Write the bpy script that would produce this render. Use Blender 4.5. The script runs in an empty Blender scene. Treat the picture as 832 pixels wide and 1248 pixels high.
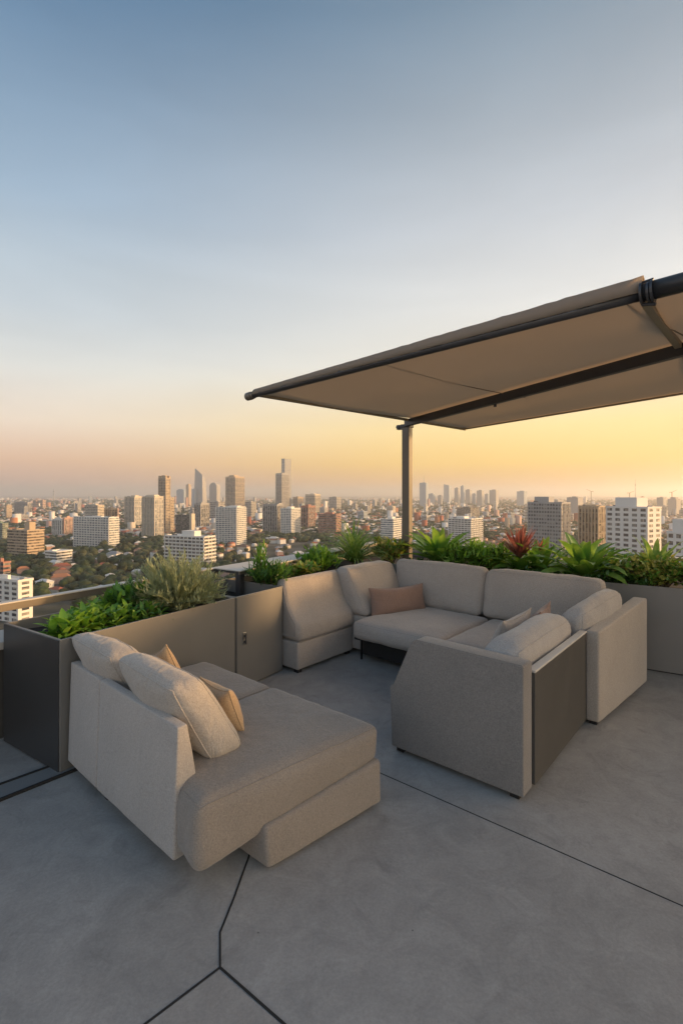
import bpy, bmesh, math, random
from mathutils import Vector, Matrix, noise
random.seed(7)
R = math.radians
C = bpy.context.scene.collection
EYE = 1.65
F = 600.0
HZ = 602.0
GROUND = -88.35          # city level; the terrace floor is z = 0

# ---------------------------------------------------------------- coordinates
def fp(x, y, z=0.0):      # reference-photo pixel -> point at height z
    Y = F*(EYE-z)/(y-HZ)
    return Vector(((x-416)/F*Y, Y, z))
uL = Vector((.545, .839, 0)).normalized()    # along the left planter, away from the viewer
vB = Vector((.839, -.545, 0)).normalized()   # along the back planter, towards the right
def W(p, q, z=0.0):
    r = vB*p + uL*q
    return Vector((r.x, r.y, z))
up3 = Vector((0, 0, 1))
aS = Vector((.76, -.65, 0)).normalized()     # sofa axes
bS = Vector((.65, .76, 0)).normalized()
def SP(o, a, b, z=0.0):
    r = o + aS*a + bS*b
    return Vector((r.x, r.y, z))
O_U = Vector((.12, 5.10, 0))                 # the U sofa
O_C = Vector((-1.60, 2.92, 0))               # the chaise sofa

# ---------------------------------------------------------------- materials
def new_mat(name):
    m = bpy.data.materials.new(name); m.use_nodes = True
    nt = m.node_tree; nt.nodes.clear()
    out = nt.nodes.new('ShaderNodeOutputMaterial')
    return m, nt, out
def nd(nt, t, **k):
    n = nt.nodes.new(t)
    for a, b in k.items():
        if a.startswith('i_'): n.inputs[a[2:].replace('_', ' ')].default_value = b
        else: setattr(n, a, b)
    return n
def lk(nt, a, b): nt.links.new(a, b)
def c4(c): return (c[0], c[1], c[2], 1)

def plain(name, col, rough=.6, metal=0, var=.12, scale=8, bump=0.0, bscale=60, spec=.5, coat=0):
    m, nt, out = new_mat(name)
    b = nd(nt, 'ShaderNodeBsdfPrincipled'); b.inputs['Roughness'].default_value = rough
    b.inputs['Metallic'].default_value = metal
    b.inputs['Specular IOR Level'].default_value = spec
    tc = nd(nt, 'ShaderNodeTexCoord')
    n1 = nd(nt, 'ShaderNodeTexNoise'); n1.inputs['Scale'].default_value = scale; n1.inputs['Detail'].default_value = 6
    lk(nt, tc.outputs['Object'], n1.inputs['Vector'])
    mx = nd(nt, 'ShaderNodeMix', data_type='RGBA')
    mx.inputs['A'].default_value = c4([max(0, c*(1-var)) for c in col])
    mx.inputs['B'].default_value = c4([c*(1+var) for c in col])
    lk(nt, n1.outputs['Fac'], mx.inputs['Factor'])
    lk(nt, mx.outputs['Result'], b.inputs['Base Color'])
    mr = nd(nt, 'ShaderNodeMapRange'); mr.inputs['To Min'].default_value = rough*.85; mr.inputs['To Max'].default_value = min(1, rough*1.15)
    lk(nt, n1.outputs['Fac'], mr.inputs['Value']); lk(nt, mr.outputs['Result'], b.inputs['Roughness'])
    if bump:
        n2 = nd(nt, 'ShaderNodeTexNoise'); n2.inputs['Scale'].default_value = bscale; n2.inputs['Detail'].default_value = 4
        lk(nt, tc.outputs['Object'], n2.inputs['Vector'])
        bp = nd(nt, 'ShaderNodeBump'); bp.inputs['Strength'].default_value = bump; bp.inputs['Distance'].default_value = .002
        lk(nt, n2.outputs['Fac'], bp.inputs['Height']); lk(nt, bp.outputs['Normal'], b.inputs['Normal'])
    lk(nt, b.outputs['BSDF'], out.inputs['Surface'])
    return m

def fabric(name, col, slub=.16, fine=.24, crease=.22):
    m, nt, out = new_mat(name)
    b = nd(nt, 'ShaderNodeBsdfPrincipled'); b.inputs['Roughness'].default_value = .92
    b.inputs['Specular IOR Level'].default_value = .15
    b.inputs['Sheen Weight'].default_value = .25; b.inputs['Sheen Roughness'].default_value = .5
    tc = nd(nt, 'ShaderNodeTexCoord')
    rot = nd(nt, 'ShaderNodeMapping'); rot.inputs['Rotation'].default_value = (0, 0, R(40.5))
    lk(nt, tc.outputs['Object'], rot.inputs['Vector'])
    hs = []
    for sc in ((120, 120, 430), (430, 430, 90)):        # threads running both ways
        mp = nd(nt, 'ShaderNodeMapping'); mp.inputs['Scale'].default_value = sc
        lk(nt, rot.outputs['Vector'], mp.inputs['Vector'])
        n = nd(nt, 'ShaderNodeTexNoise'); n.inputs['Scale'].default_value = 1; n.inputs['Detail'].default_value = 2
        lk(nt, mp.outputs['Vector'], n.inputs['Vector']); hs.append(n)
    ad = nd(nt, 'ShaderNodeMath', operation='ADD'); lk(nt, hs[0].outputs['Fac'], ad.inputs[0]); lk(nt, hs[1].outputs['Fac'], ad.inputs[1])
    mr = nd(nt, 'ShaderNodeMapRange'); mr.inputs['From Min'].default_value = .7; mr.inputs['From Max'].default_value = 1.3
    mr.inputs['To Min'].default_value = 1-fine; mr.inputs['To Max'].default_value = 1+fine
    lk(nt, ad.outputs[0], mr.inputs['Value'])
    big = nd(nt, 'ShaderNodeTexNoise'); big.inputs['Scale'].default_value = 3.2; big.inputs['Detail'].default_value = 5
    lk(nt, tc.outputs['Object'], big.inputs['Vector'])
    mr2 = nd(nt, 'ShaderNodeMapRange'); mr2.inputs['From Min'].default_value = .3; mr2.inputs['From Max'].default_value = .7
    mr2.inputs['To Min'].default_value = 1-slub*.35; mr2.inputs['To Max'].default_value = 1+slub*.35
    lk(nt, big.outputs['Fac'], mr2.inputs['Value'])
    mu = nd(nt, 'ShaderNodeMath', operation='MULTIPLY'); lk(nt, mr.outputs['Result'], mu.inputs[0]); lk(nt, mr2.outputs['Result'], mu.inputs[1])
    vm = nd(nt, 'ShaderNodeVectorMath', operation='SCALE'); vm.inputs[0].default_value = col
    lk(nt, mu.outputs[0], vm.inputs['Scale']); lk(nt, vm.outputs[0], b.inputs['Base Color'])
    bp = nd(nt, 'ShaderNodeBump'); bp.inputs['Strength'].default_value = .5; bp.inputs['Distance'].default_value = .0015
    lk(nt, ad.outputs[0], bp.inputs['Height']); 
    bp2 = nd(nt, 'ShaderNodeBump'); bp2.inputs['Strength'].default_value = .25; bp2.inputs['Distance'].default_value = .006
    mid = nd(nt, 'ShaderNodeTexNoise'); mid.inputs['Scale'].default_value = 5; mid.inputs['Detail'].default_value = 2; mid.inputs['Distortion'].default_value = .4
    lk(nt, tc.outputs['Object'], mid.inputs['Vector'])
    lk(nt, mid.outputs['Fac'], bp2.inputs['Height']); lk(nt, bp.outputs['Normal'], bp2.inputs['Normal'])
    cre = nd(nt, 'ShaderNodeTexNoise'); cre.inputs['Scale'].default_value = 4.2; cre.inputs['Detail'].default_value = 2.5; cre.inputs['Distortion'].default_value = 2.4
    mpc = nd(nt, 'ShaderNodeMapping'); mpc.inputs['Scale'].default_value = (1.6, .9, 1.0); lk(nt, tc.outputs['Object'], mpc.inputs['Vector']); lk(nt, mpc.outputs['Vector'], cre.inputs['Vector'])
    bp3 = nd(nt, 'ShaderNodeBump'); bp3.inputs['Strength'].default_value = crease; bp3.inputs['Distance'].default_value = .03
    lk(nt, cre.outputs['Fac'], bp3.inputs['Height']); lk(nt, bp2.outputs['Normal'], bp3.inputs['Normal'])
    lk(nt, bp3.outputs['Normal'], b.inputs['Normal'])
    lk(nt, b.outputs['BSDF'], out.inputs['Surface'])
    return m

def leafmat(name, c1, c2, rough=.45, trans=.3, scale=9):
    m, nt, out = new_mat(name)
    tc = nd(nt, 'ShaderNodeTexCoord')
    n = nd(nt, 'ShaderNodeTexNoise'); n.inputs['Scale'].default_value = scale; n.inputs['Detail'].default_value = 3
    lk(nt, tc.outputs['Object'], n.inputs['Vector'])
    rp = nd(nt, 'ShaderNodeMapRange'); rp.inputs['From Min'].default_value = .35; rp.inputs['From Max'].default_value = .65
    lk(nt, n.outputs['Fac'], rp.inputs['Value'])
    mx = nd(nt, 'ShaderNodeMix', data_type='RGBA'); mx.inputs['A'].default_value = c4(c1); mx.inputs['B'].default_value = c4(c2)
    lk(nt, rp.outputs['Result'], mx.inputs['Factor'])
    b = nd(nt, 'ShaderNodeBsdfPrincipled'); b.inputs['Roughness'].default_value = rough; b.inputs['Specular IOR Level'].default_value = .4
    t = nd(nt, 'ShaderNodeBsdfTranslucent')
    hsv = nd(nt, 'ShaderNodeHueSaturation'); hsv.inputs['Value'].default_value = 1.5; hsv.inputs['Saturation'].default_value = 1.1; hsv.inputs['Hue'].default_value = .485
    lk(nt, mx.outputs['Result'], b.inputs['Base Color']); lk(nt, mx.outputs['Result'], hsv.inputs['Color']); lk(nt, hsv.outputs['Color'], t.inputs['Color'])
    ms = nd(nt, 'ShaderNodeMixShader'); ms.inputs['Fac'].default_value = trans
    lk(nt, b.outputs['BSDF'], ms.inputs[1]); lk(nt, t.outputs['BSDF'], ms.inputs[2]); lk(nt, ms.outputs[0], out.inputs['Surface'])
    return m

def concrete_mat(name, col, seed=0, rough=.5):
    m, nt, out = new_mat(name)
    b = nd(nt, 'ShaderNodeBsdfPrincipled'); b.inputs['Specular IOR Level'].default_value = .45
    tc = nd(nt, 'ShaderNodeTexCoord')
    mp = nd(nt, 'ShaderNodeMapping'); mp.inputs['Location'].default_value = (seed*3.1, seed*1.7, 0)
    lk(nt, tc.outputs['Object'], mp.inputs['Vector'])
    def nz(scale, det, dist=0, ro=.55):
        n = nd(nt, 'ShaderNodeTexNoise'); n.inputs['Scale'].default_value = scale; n.inputs['Detail'].default_value = det
        n.inputs['Distortion'].default_value = dist; n.inputs['Roughness'].default_value = ro
        lk(nt, mp.outputs['Vector'], n.inputs['Vector']); return n
    def rng(src, a, b_, c, d):
        r = nd(nt, 'ShaderNodeMapRange'); r.inputs['From Min'].default_value = a; r.inputs['From Max'].default_value = b_
        r.inputs['To Min'].default_value = c; r.inputs['To Max'].default_value = d
        lk(nt, src, r.inputs['Value']); return r.outputs['Result']
    def mul(a, b_):
        r = nd(nt, 'ShaderNodeMath', operation='MULTIPLY'); lk(nt, a, r.inputs[0]); lk(nt, b_, r.inputs[1]); return r.outputs[0]
    clouds = rng(nz(.9, 8, .6, .62).outputs['Fac'], .3, .7, .84, 1.12)
    mott = rng(nz(5.5, 10, 1.2, .72).outputs['Fac'], .34, .66, .86, 1.12)
    fine = rng(nz(75, 5, 0, .8).outputs['Fac'], .3, .7, .86, 1.14)
    stain = rng(nz(2.1, 9, 2.2, .68).outputs['Fac'], .56, .70, 1.0, .76)
    v = nd(nt, 'ShaderNodeTexVoronoi'); v.inputs['Scale'].default_value = 5.0; v.inputs['Randomness'].default_value = 1
    lk(nt, mp.outputs['Vector'], v.inputs['Vector'])
    pock = rng(v.outputs['Distance'], .014, .024, .42, 1.0)
    # only a few of the cells carry a spot
    wn = nd(nt, 'ShaderNodeSeparateColor'); lk(nt, v.outputs['Color'], wn.inputs['Color'])
    gate = nd(nt, 'ShaderNodeMath', operation='GREATER_THAN'); gate.inputs[1].default_value = .55; lk(nt, wn.outputs[0], gate.inputs[0])
    mxp = nd(nt, 'ShaderNodeMath', operation='MAXIMUM'); lk(nt, pock, mxp.inputs[0]); lk(nt, gate.outputs[0], mxp.inputs[1])
    al = mul(mul(mul(clouds, mott), mul(fine, stain)), mxp.outputs[0])
    vm = nd(nt, 'ShaderNodeVectorMath', operation='SCALE'); vm.inputs[0].default_value = col
    lk(nt, al, vm.inputs['Scale']); lk(nt, vm.outputs[0], b.inputs['Base Color'])
    lk(nt, rng(nz(2.4, 6, 1.2).outputs['Fac'], .3, .7, rough-.13, rough+.14), b.inputs['Roughness'])
    bp = nd(nt, 'ShaderNodeBump'); bp.inputs['Strength'].default_value = .22; bp.inputs['Distance'].default_value = .004
    lk(nt, nz(34, 8, 0, .7).outputs['Fac'], bp.inputs['Height']); lk(nt, bp.outputs['Normal'], b.inputs['Normal'])
    lk(nt, b.outputs['BSDF'], out.inputs['Surface'])
    return m

def awning_mat():
    m, nt, out = new_mat('awning_canvas')
    tc = nd(nt, 'ShaderNodeTexCoord')
    n = nd(nt, 'ShaderNodeTexNoise'); n.inputs['Scale'].default_value = 1.6; n.inputs['Detail'].default_value = 5
    lk(nt, tc.outputs['Object'], n.inputs['Vector'])
    mx = nd(nt, 'ShaderNodeMix', data_type='RGBA'); mx.inputs['A'].default_value = (.44, .38, .31, 1); mx.inputs['B'].default_value = (.50, .44, .37, 1)
    lk(nt, n.outputs['Fac'], mx.inputs['Factor'])
    d = nd(nt, 'ShaderNodeBsdfPrincipled'); d.inputs['Roughness'].default_value = .85; d.inputs['Specular IOR Level'].default_value = .2
    t = nd(nt, 'ShaderNodeBsdfTranslucent'); t.inputs['Color'].default_value = (.67, .585, .48, 1)
    lk(nt, mx.outputs['Result'], d.inputs['Base Color'])
    n2 = nd(nt, 'ShaderNodeTexNoise'); n2.inputs['Scale'].default_value = 300; lk(nt, tc.outputs['Object'], n2.inputs['Vector'])
    bp = nd(nt, 'ShaderNodeBump'); bp.inputs['Strength'].default_value = .2; bp.inputs['Distance'].default_value = .001
    lk(nt, n2.outputs['Fac'], bp.inputs['Height']); lk(nt, bp.outputs['Normal'], d.inputs['Normal'])
    ms = nd(nt, 'ShaderNodeMixShader'); ms.inputs['Fac'].default_value = .55
    lk(nt, d.outputs['BSDF'], ms.inputs[1]); lk(nt, t.outputs['BSDF'], ms.inputs[2]); lk(nt, ms.outputs[0], out.inputs['Surface'])
    return m

M = dict(
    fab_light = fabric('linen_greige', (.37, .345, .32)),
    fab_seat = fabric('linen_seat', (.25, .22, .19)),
    fab_pillow = fabric('linen_pale', (.385, .35, .31), crease=.5),
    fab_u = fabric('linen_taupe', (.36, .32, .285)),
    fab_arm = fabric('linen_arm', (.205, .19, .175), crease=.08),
    fab_side = fabric('linen_side', (.36, .315, .265), crease=.08),
    fab_brown = fabric('linen_brown', (.25, .165, .13)),
    fab_ochre = fabric('linen_ochre', (.46, .32, .19)),
    pipe = plain('piping_thread', (.36, .31, .27), .9),
    panel = plain('charcoal_panel', (.065, .062, .056), .55, 0, .15, 5, .25, 220),
    foot = plain('black_plastic_foot', (.015, .015, .015), .5),
    planter = plain('bronze_grey_metal', (.205, .199, .186), .42, .25, .10, 3, .05, 300),
    planter_dark = plain('dark_grey_metal', (.062, .064, .066), .36, .3, .12, 2.5),
    rail = plain('pale_stone_rail', (.56, .53, .48), .5, .1, .08, 9),
    railedge = plain('bronze_rail', (.19, .165, .135), .45, .4, .08, 9),
    rack = plain('anthracite_metal', (.07, .072, .078), .38, .5, .1, 7),
    postm = plain('post_metal', (.15, .135, .115), .36, .2, .1, 7),
    seam = plain('canvas_seam', (.25, .20, .15), .9, 0, .1, 20),
    tanrail = plain('sand_painted_rail', (.36, .30, .21), .5, .1, .08, 7),
    steel = plain('brushed_steel', (.5, .48, .45), .3, .9, .08, 30),
    soil = plain('potting_soil', (.022, .016, .012), .95, 0, .5, 30, .9, 50),
    canvas = awning_mat(),
    concrete = concrete_mat('terrace_concrete', (.318, .305, .286)),
    concrete2 = concrete_mat('tile_concrete', (.335, .315, .29), 5),
    joint = plain('joint_black', (.018, .017, .016), .8),
    strip = plain('threshold_metal', (.25, .26, .26), .45, .3, .1, 6),
    stone = plain('parapet_stone', (.07, .066, .06), .85, 0, .4, 9, .8, 30),
    coping = plain('coping_stone', (.42, .40, .37), .7, 0, .1, 9, .3, 30),
    stem = plain('plant_stem', (.10, .075, .04), .8),
    bark = plain('tree_bark', (.09, .065, .045), .9),
)
L = dict(
    bright = leafmat('leaf_bright', (0.15, 0.32, 0.04), (0.3, 0.48, 0.08), .42, .35),
    mid = leafmat('leaf_mid', (0.07, 0.19, 0.03), (0.16, 0.31, 0.05), .4, .3),
    dark = leafmat('leaf_dark', (0.035, 0.1, 0.025), (0.08, 0.18, 0.04), .38, .22),
    broad = leafmat('leaf_broad', (0.08, 0.21, 0.04), (0.24, 0.4, 0.08), .33, .35, 5),
    silver = leafmat('leaf_silver', (0.24, 0.29, 0.15), (0.42, 0.46, 0.28), .6, .25),
    yellow = leafmat('leaf_variegated', (0.14, 0.2, 0.035), (0.42, 0.4, 0.11), .5, .3, 25),
    grass = leafmat('leaf_grass', (0.09, 0.21, 0.04), (0.28, 0.4, 0.12), .42, .3, 14),
    red = leafmat('leaf_red', (0.19, 0.065, 0.05), (0.33, 0.16, 0.115), .45, .35, 12),
)

# ---------------------------------------------------------------- object helpers
def setp(o, label=None, cat=None, group=None, kind=None):
    if label: o['label'] = label
    if cat: o['category'] = cat
    if group: o['group'] = group
    if kind: o['kind'] = kind
    return o
def empty(name, loc, label, cat, group=None, rz=0):
    o = bpy.data.objects.new(name, None); C.objects.link(o)
    o.empty_display_size = .1
    o.location = loc; o.rotation_euler = (0, 0, rz)
    return setp(o, label, cat, group)
def root_of(o):
    while o.parent: o = o.parent
    return o
def mesh_obj(name, verts, faces, mat, parent=None, smooth=False, local=False):
    if parent is not None and not local:
        off = Vector(root_of(parent).location)
        verts = [Vector(v)-off for v in verts]
    me = bpy.data.meshes.new(name); me.from_pydata([tuple(v) for v in verts], [], faces)
    if smooth: me.polygons.foreach_set('use_smooth', [True]*len(me.polygons))
    me.update()
    if mat: me.materials.append(mat)
    o = bpy.data.objects.new(name, me); C.objects.link(o)
    if parent is not None: o.parent = parent
    return o
class MB:
    def __init__(s): s.v = []; s.f = []
    def box8(s, b4, t4):          # bottom four corners, top four corners (counter-clockwise)
        n = len(s.v); s.v += [Vector(p) for p in b4] + [Vector(p) for p in t4]
        s.f += [(n+3, n+2, n+1, n), (n+4, n+5, n+6, n+7)] + [(n+i, n+(i+1) % 4, n+4+(i+1) % 4, n+4+i) for i in range(4)]
    def box(s, x0, x1, y0, y1, z0, z1):
        s.box8([(x0, y0, z0), (x1, y0, z0), (x1, y1, z0), (x0, y1, z0)], [(x0, y0, z1), (x1, y0, z1), (x1, y1, z1), (x0, y1, z1)])
    def wbox(s, fn, a0, a1, b0, b1, z0, z1):   # box in a rotated frame fn(a,b,z)
        s.box8([fn(a0, b0, z0), fn(a1, b0, z0), fn(a1, b1, z0), fn(a0, b1, z0)], [fn(a0, b0, z1), fn(a1, b0, z1), fn(a1, b1, z1), fn(a0, b1, z1)])
    def tube(s, pts, r, n=10, caps=True, closed=False):
        pts = [Vector(p) for p in pts]; k = len(pts); base = len(s.v)
        rr = r if isinstance(r, (list, tuple)) else [r]*k
        prev = None
        for i, p in enumerate(pts):
            if closed: d = pts[(i+1) % k]-pts[i-1]
            else: d = pts[min(i+1, k-1)]-pts[max(i-1, 0)]
            d.normalize()
            up = prev if prev is not None else (Vector((0, 0, 1)) if abs(d.z) < .9 else Vector((1, 0, 0)))
            x = d.cross(up); 
            if x.length < 1e-6: x = d.cross(Vector((1, .3, 0)))
            x.normalize(); y = x.cross(d).normalized(); prev = y
            for j in range(n):
                a = 2*math.pi*j/n
                s.v.append(p + x*math.cos(a)*rr[i] + y*math.sin(a)*rr[i])
        for i in range(k if closed else k-1):
            for j in range(n):
                a = base+i*n+j; b = base+i*n+(j+1) % n; i2 = (i+1) % k
                c = base+i2*n+(j+1) % n; d_ = base+i2*n+j
                s.f.append((a, b, c, d_))
        if caps and not closed:
            s.f.append(tuple(base+j for j in reversed(range(n)))); s.f.append(tuple(base+(k-1)*n+j for j in range(n)))
    def build(s, name, mat, parent=None, smooth=False, bevel=0, local=False):
        o = mesh_obj(name, s.v, s.f, mat, parent, smooth, local)
        if bevel:
            bm = bmesh.new(); bm.from_mesh(o.data)
            bmesh.ops.recalc_face_normals(bm, faces=bm.faces)
            ed = [e for e in bm.edges if len(e.link_faces) == 2 and e.calc_face_angle(0) > .6]
            bmesh.ops.bevel(bm, geom=ed, offset=bevel, segments=2, affect='EDGES', profile=.5, clamp_overlap=True)
            bm.to_mesh(o.data); bm.free()
        return o

def soft(c8, r=.04, puff=(0, 0, .02), n=14, wr=.004, wsc=5.0, seed=0, extra=None):
    """rounded, slightly stuffed and wrinkled block: c8 = 4 bottom + 4 top corners.
    returns (verts, faces, map function)"""
    c8 = [Vector(c) for c in c8]
    hx = ((c8[1]-c8[0]).length+(c8[2]-c8[3]).length+(c8[5]-c8[4]).length+(c8[6]-c8[7]).length)/8
    hy = ((c8[3]-c8[0]).length+(c8[2]-c8[1]).length+(c8[7]-c8[4]).length+(c8[6]-c8[5]).length)/8
    hz = sum((c8[i+4]-c8[i]).length for i in range(4))/8
    rr = min(r, hx*.98, hy*.98, hz*.98)
    H = (hx, hy, hz)
    def tri(x, y, z):
        s, t, w = (x/hx+1)/2, (y/hy+1)/2, (z/hz+1)/2
        b = (c8[0]*(1-s)+c8[1]*s)*(1-t)+(c8[3]*(1-s)+c8[2]*s)*t
        u = (c8[4]*(1-s)+c8[5]*s)*(1-t)+(c8[7]*(1-s)+c8[6]*s)*t
        return b*(1-w)+u*w
    def fmap(p):
        q = [max(-(H[i]-rr), min(H[i]-rr, p[i])) for i in range(3)]
        d = Vector([p[i]-q[i] for i in range(3)])
        if d.length > 1e-9: d.normalize()
        s = Vector(q)+d*rr
        f = [1-min(1, abs(s[i]/H[i]))**2.4 for i in range(3)]
        s.x += d.x*puff[0]*f[1]*f[2]; s.y += d.y*puff[1]*f[0]*f[2]; s.z += d.z*puff[2]*f[0]*f[1]
        o = tri(*s)
        if wr:
            q3 = Vector((s.x*wsc+seed*7.3, s.y*wsc*.8+seed*1.9, s.z*wsc*.8))
            a = noise.fractal(q3, 1.0, 2.0, 3)
            b = 1-abs(noise.noise(q3*1.7+Vector((3, 3, 3))))*2
            dd = (tri(*(s+d*.01))-o)
            if dd.length > 0: dd.normalize()
            o = o+dd*wr*(a*1.2+.45*max(0, b-.35))
        if extra: o = extra(o, s, d)
        return o
    def samples(h, nn):
        inner = h-rr; L_ = [-h, -h+rr*.28, -h+rr*.6, -inner]
        L_ += [-inner+2*inner*(i/nn) for i in range(1, nn)]
        L_ += [inner, h-rr*.6, h-rr*.28, h]
        return L_
    nx, ny, nz_ = [max(3, int(n*h/max(H))) for h in H]
    X, Y, Z = samples(hx, nx), samples(hy, ny), samples(hz, nz_)
    V = []; Fc = []; idx = {}
    def vid(p):
        k = (round(p[0], 5), round(p[1], 5), round(p[2], 5))
        if k not in idx: idx[k] = len(V); V.append(fmap(p))
        return idx[k]
    def grid(A, B, mk, flip):
        for i in range(len(A)-1):
            for j in range(len(B)-1):
                q = [vid(mk(A[i], B[j])), vid(mk(A[i+1], B[j])), vid(mk(A[i+1], B[j+1])), vid(mk(A[i], B[j+1]))]
                Fc.append(tuple(reversed(q)) if flip else tuple(q))
    grid(X, Y, lambda a, b: (a, b, hz), False); grid(X, Y, lambda a, b: (a, b, -hz), True)
    grid(Y, Z, lambda a, b: (hx, a, b), False); grid(Y, Z, lambda a, b: (-hx, a, b), True)
    grid(X, Z, lambda a, b: (a, -hy, b), False); grid(X, Z, lambda a, b: (a, hy, b), True)
    return V, Fc, fmap, H
def softobj(name, mat, parent, c8, piping=None, pr=.0035, **k):
    V, Fc, fm, H = soft(c8, **k)
    o = mesh_obj(name, V, Fc, mat, parent, smooth=True)
    if piping:
        mb = MB()
        for (axis, sgn) in piping:
            pts = []
            ax = [i for i in range(3) if i != axis]
            A, B = ax; m_ = 26
            def add(a, b):
                p = [0, 0, 0]; p[axis] = sgn*H[axis]; p[A] = a; p[B] = b; pts.append(fm(p))
            for i in range(m_): add(-H[A]+2*H[A]*i/m_, -H[B])
            for i in range(m_): add(H[A], -H[B]+2*H[B]*i/m_)
            for i in range(m_): add(H[A]-2*H[A]*i/m_, H[B])
            for i in range(m_): add(-H[A], H[B]-2*H[B]*i/m_)
            mb.tube(pts, pr, 6, closed=True)
        mb.build('piping', mat, o, smooth=True)
    return o
def pillow(name, mat, parent, c, ex, ez, w, h, t, seed=0, wr=.008, pinch=.07, pipe_mat=None):
    """stuffed throw pillow: centre c, in-plane axes ex, ez; knife edges, pulled-in sides"""
    ex = Vector(ex).normalized(); ez = Vector(ez); ez = (ez-ex*ez.dot(ex)).normalized(); ey = ex.cross(ez).normalized()
    c = Vector(c); n = 26; V = []; Fc = []; edge = []
    def pos(s, t_, side):
        x = s*w/2*(1-pinch*(1-t_*t_)); z = t_*h/2*(1-pinch*(1-s*s))
        k = max(0, (1-abs(s)**2.6)*(1-abs(t_)**2.6))**.5
        p = Vector((x*6+seed*5, z*6, side*2.0+seed))
        wk = wr*(noise.fractal(p, 1, 2, 3) + .9*max(0, .5-abs(noise.noise(p*1.3+Vector((seed, 9, 1))))*1.6))
        y = side*(t/2*k + wk*min(1, k*2.2))
        sag = -.018*(1-s*s)*(t_+1)/2
        return c+ex*x+ez*(z+sag)+ey*y
    G = {}
    for side in (1, -1):
        for i in range(n+1):
            for j in range(n+1):
                s, t_ = -math.cos(math.pi*i/n), -math.cos(math.pi*j/n)
                bd = i in (0, n) or j in (0, n)
                if side == -1 and bd: G[(side, i, j)] = G[(1, i, j)]; continue
                G[(side, i, j)] = len(V); V.append(pos(s, t_, side if not bd else 0))
        for i in range(n):
            for j in range(n):
                q = [G[(side, i, j)], G[(side, i+1, j)], G[(side, i+1, j+1)], G[(side, i, j+1)]]
                Fc.append(tuple(q) if side == -1 else tuple(reversed(q)))
    o = mesh_obj(name, V, Fc, mat, parent, smooth=True)
    ring = [V[G[(1, i, 0)]] for i in range(n)] + [V[G[(1, n, j)]] for j in range(n)] + [V[G[(1, n-i, n)]] for i in range(n)] + [V[G[(1, 0, n-j)]] for j in range(n)]
    mb = MB(); mb.tube(ring, .0045, 6, closed=True)
    if parent is None:
        mb.build('piping', mat, o, smooth=True, local=True)
    else: mb.build('piping', mat, o, smooth=True)
    return o
def pillow_thing(name, label, cat, mat, c, ex, ez, w, h, t, **k):
    e = empty(name, c, label, cat)
    pillow('cover', mat, e, c, ex, ez, w, h, t, **k)
    return e

# ================================================================ TERRACE FLOOR
QB = 5.42; PL = -2.96
fl = MB()
fl.wbox(W, -4.3, 9, -6, 7.05, -3.0, 0)
setp(fl.build('terrace_floor', M['concrete']), kind='structure')
def strip(pts, w, z, mat, name, z0=None):
    mb = MB()
    n = len(pts)
    Ls = []; Rs = []
    for i, p in enumerate(pts):
        d = (pts[min(i+1, n-1)]-pts[max(i-1, 0)]); d.z = 0; d.normalize(); s = Vector((-d.y, d.x, 0))*w/2
        Ls.append(p+s); Rs.append(p-s)
    for i in range(n-1):
        q = [Rs[i], Rs[i+1], Ls[i+1], Ls[i]]
        mb.box8([Vector((a.x, a.y, -.02)) for a in q], [Vector((a.x, a.y, z)) for a in q])
    return setp(mb.build(name, mat), kind='structure')
def ext(p, q, k0=0, k1=0):
    d = q-p; return p-d*k0, q+d*k1
a, b = ext(fp(832, 1105), fp(462, 942), 3, 0.0)
strip([a, b, fp(420, 923)], .0042, .002, M['joint'], 'floor_joint')
J = fp(268, 1180)
strip([fp(309, 1018), fp(303, 1045), fp(285, 1095), fp(268, 1137), J], .0075, .002, M['joint'], 'floor_joint')
a, b = ext(J, fp(178, 1248), 0, 2); strip([a, b], .007, .0024, M['joint'], 'floor_joint')
a, b = ext(J, fp(345, 1248), 0, 2); strip([a, b], .0075, .0028, M['joint'], 'floor_joint')
# the different slab in the wedge at the bottom
w = MB(); A = J+Vector((0, -.012, 0)); B_ = J+(fp(178, 1248)-J)*2.9; C_ = J+(fp(345, 1248)-J)*2.9
w.v = [Vector((p.x, p.y, .0012)) for p in (A, B_, C_)]; w.f = [(0, 1, 2)]
setp(w.build('floor_slab', M['concrete2']), kind='structure')
# threshold channel at the left
a1, b1 = ext(fp(0, 959), fp(77, 931), 4, .55); a2, b2 = ext(fp(0, 977), fp(92, 940), 4, .35)
t = MB(); t.box8([a1+Vector((0, 0, -.02)), a2+Vector((0, 0, -.02)), b2+Vector((0, 0, -.02)), b1+Vector((0, 0, -.02))], [a1+Vector((0, 0, .012)), a2+Vector((0, 0, .012)), b2+Vector((0, 0, .012)), b1+Vector((0, 0, .012))])
setp(t.build('floor_threshold', M['strip']), kind='structure')
strip([a1, b1], .016, .018, M['joint'], 'floor_joint'); strip([a2, b2], .014, .016, M['joint'], 'floor_joint')

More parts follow.
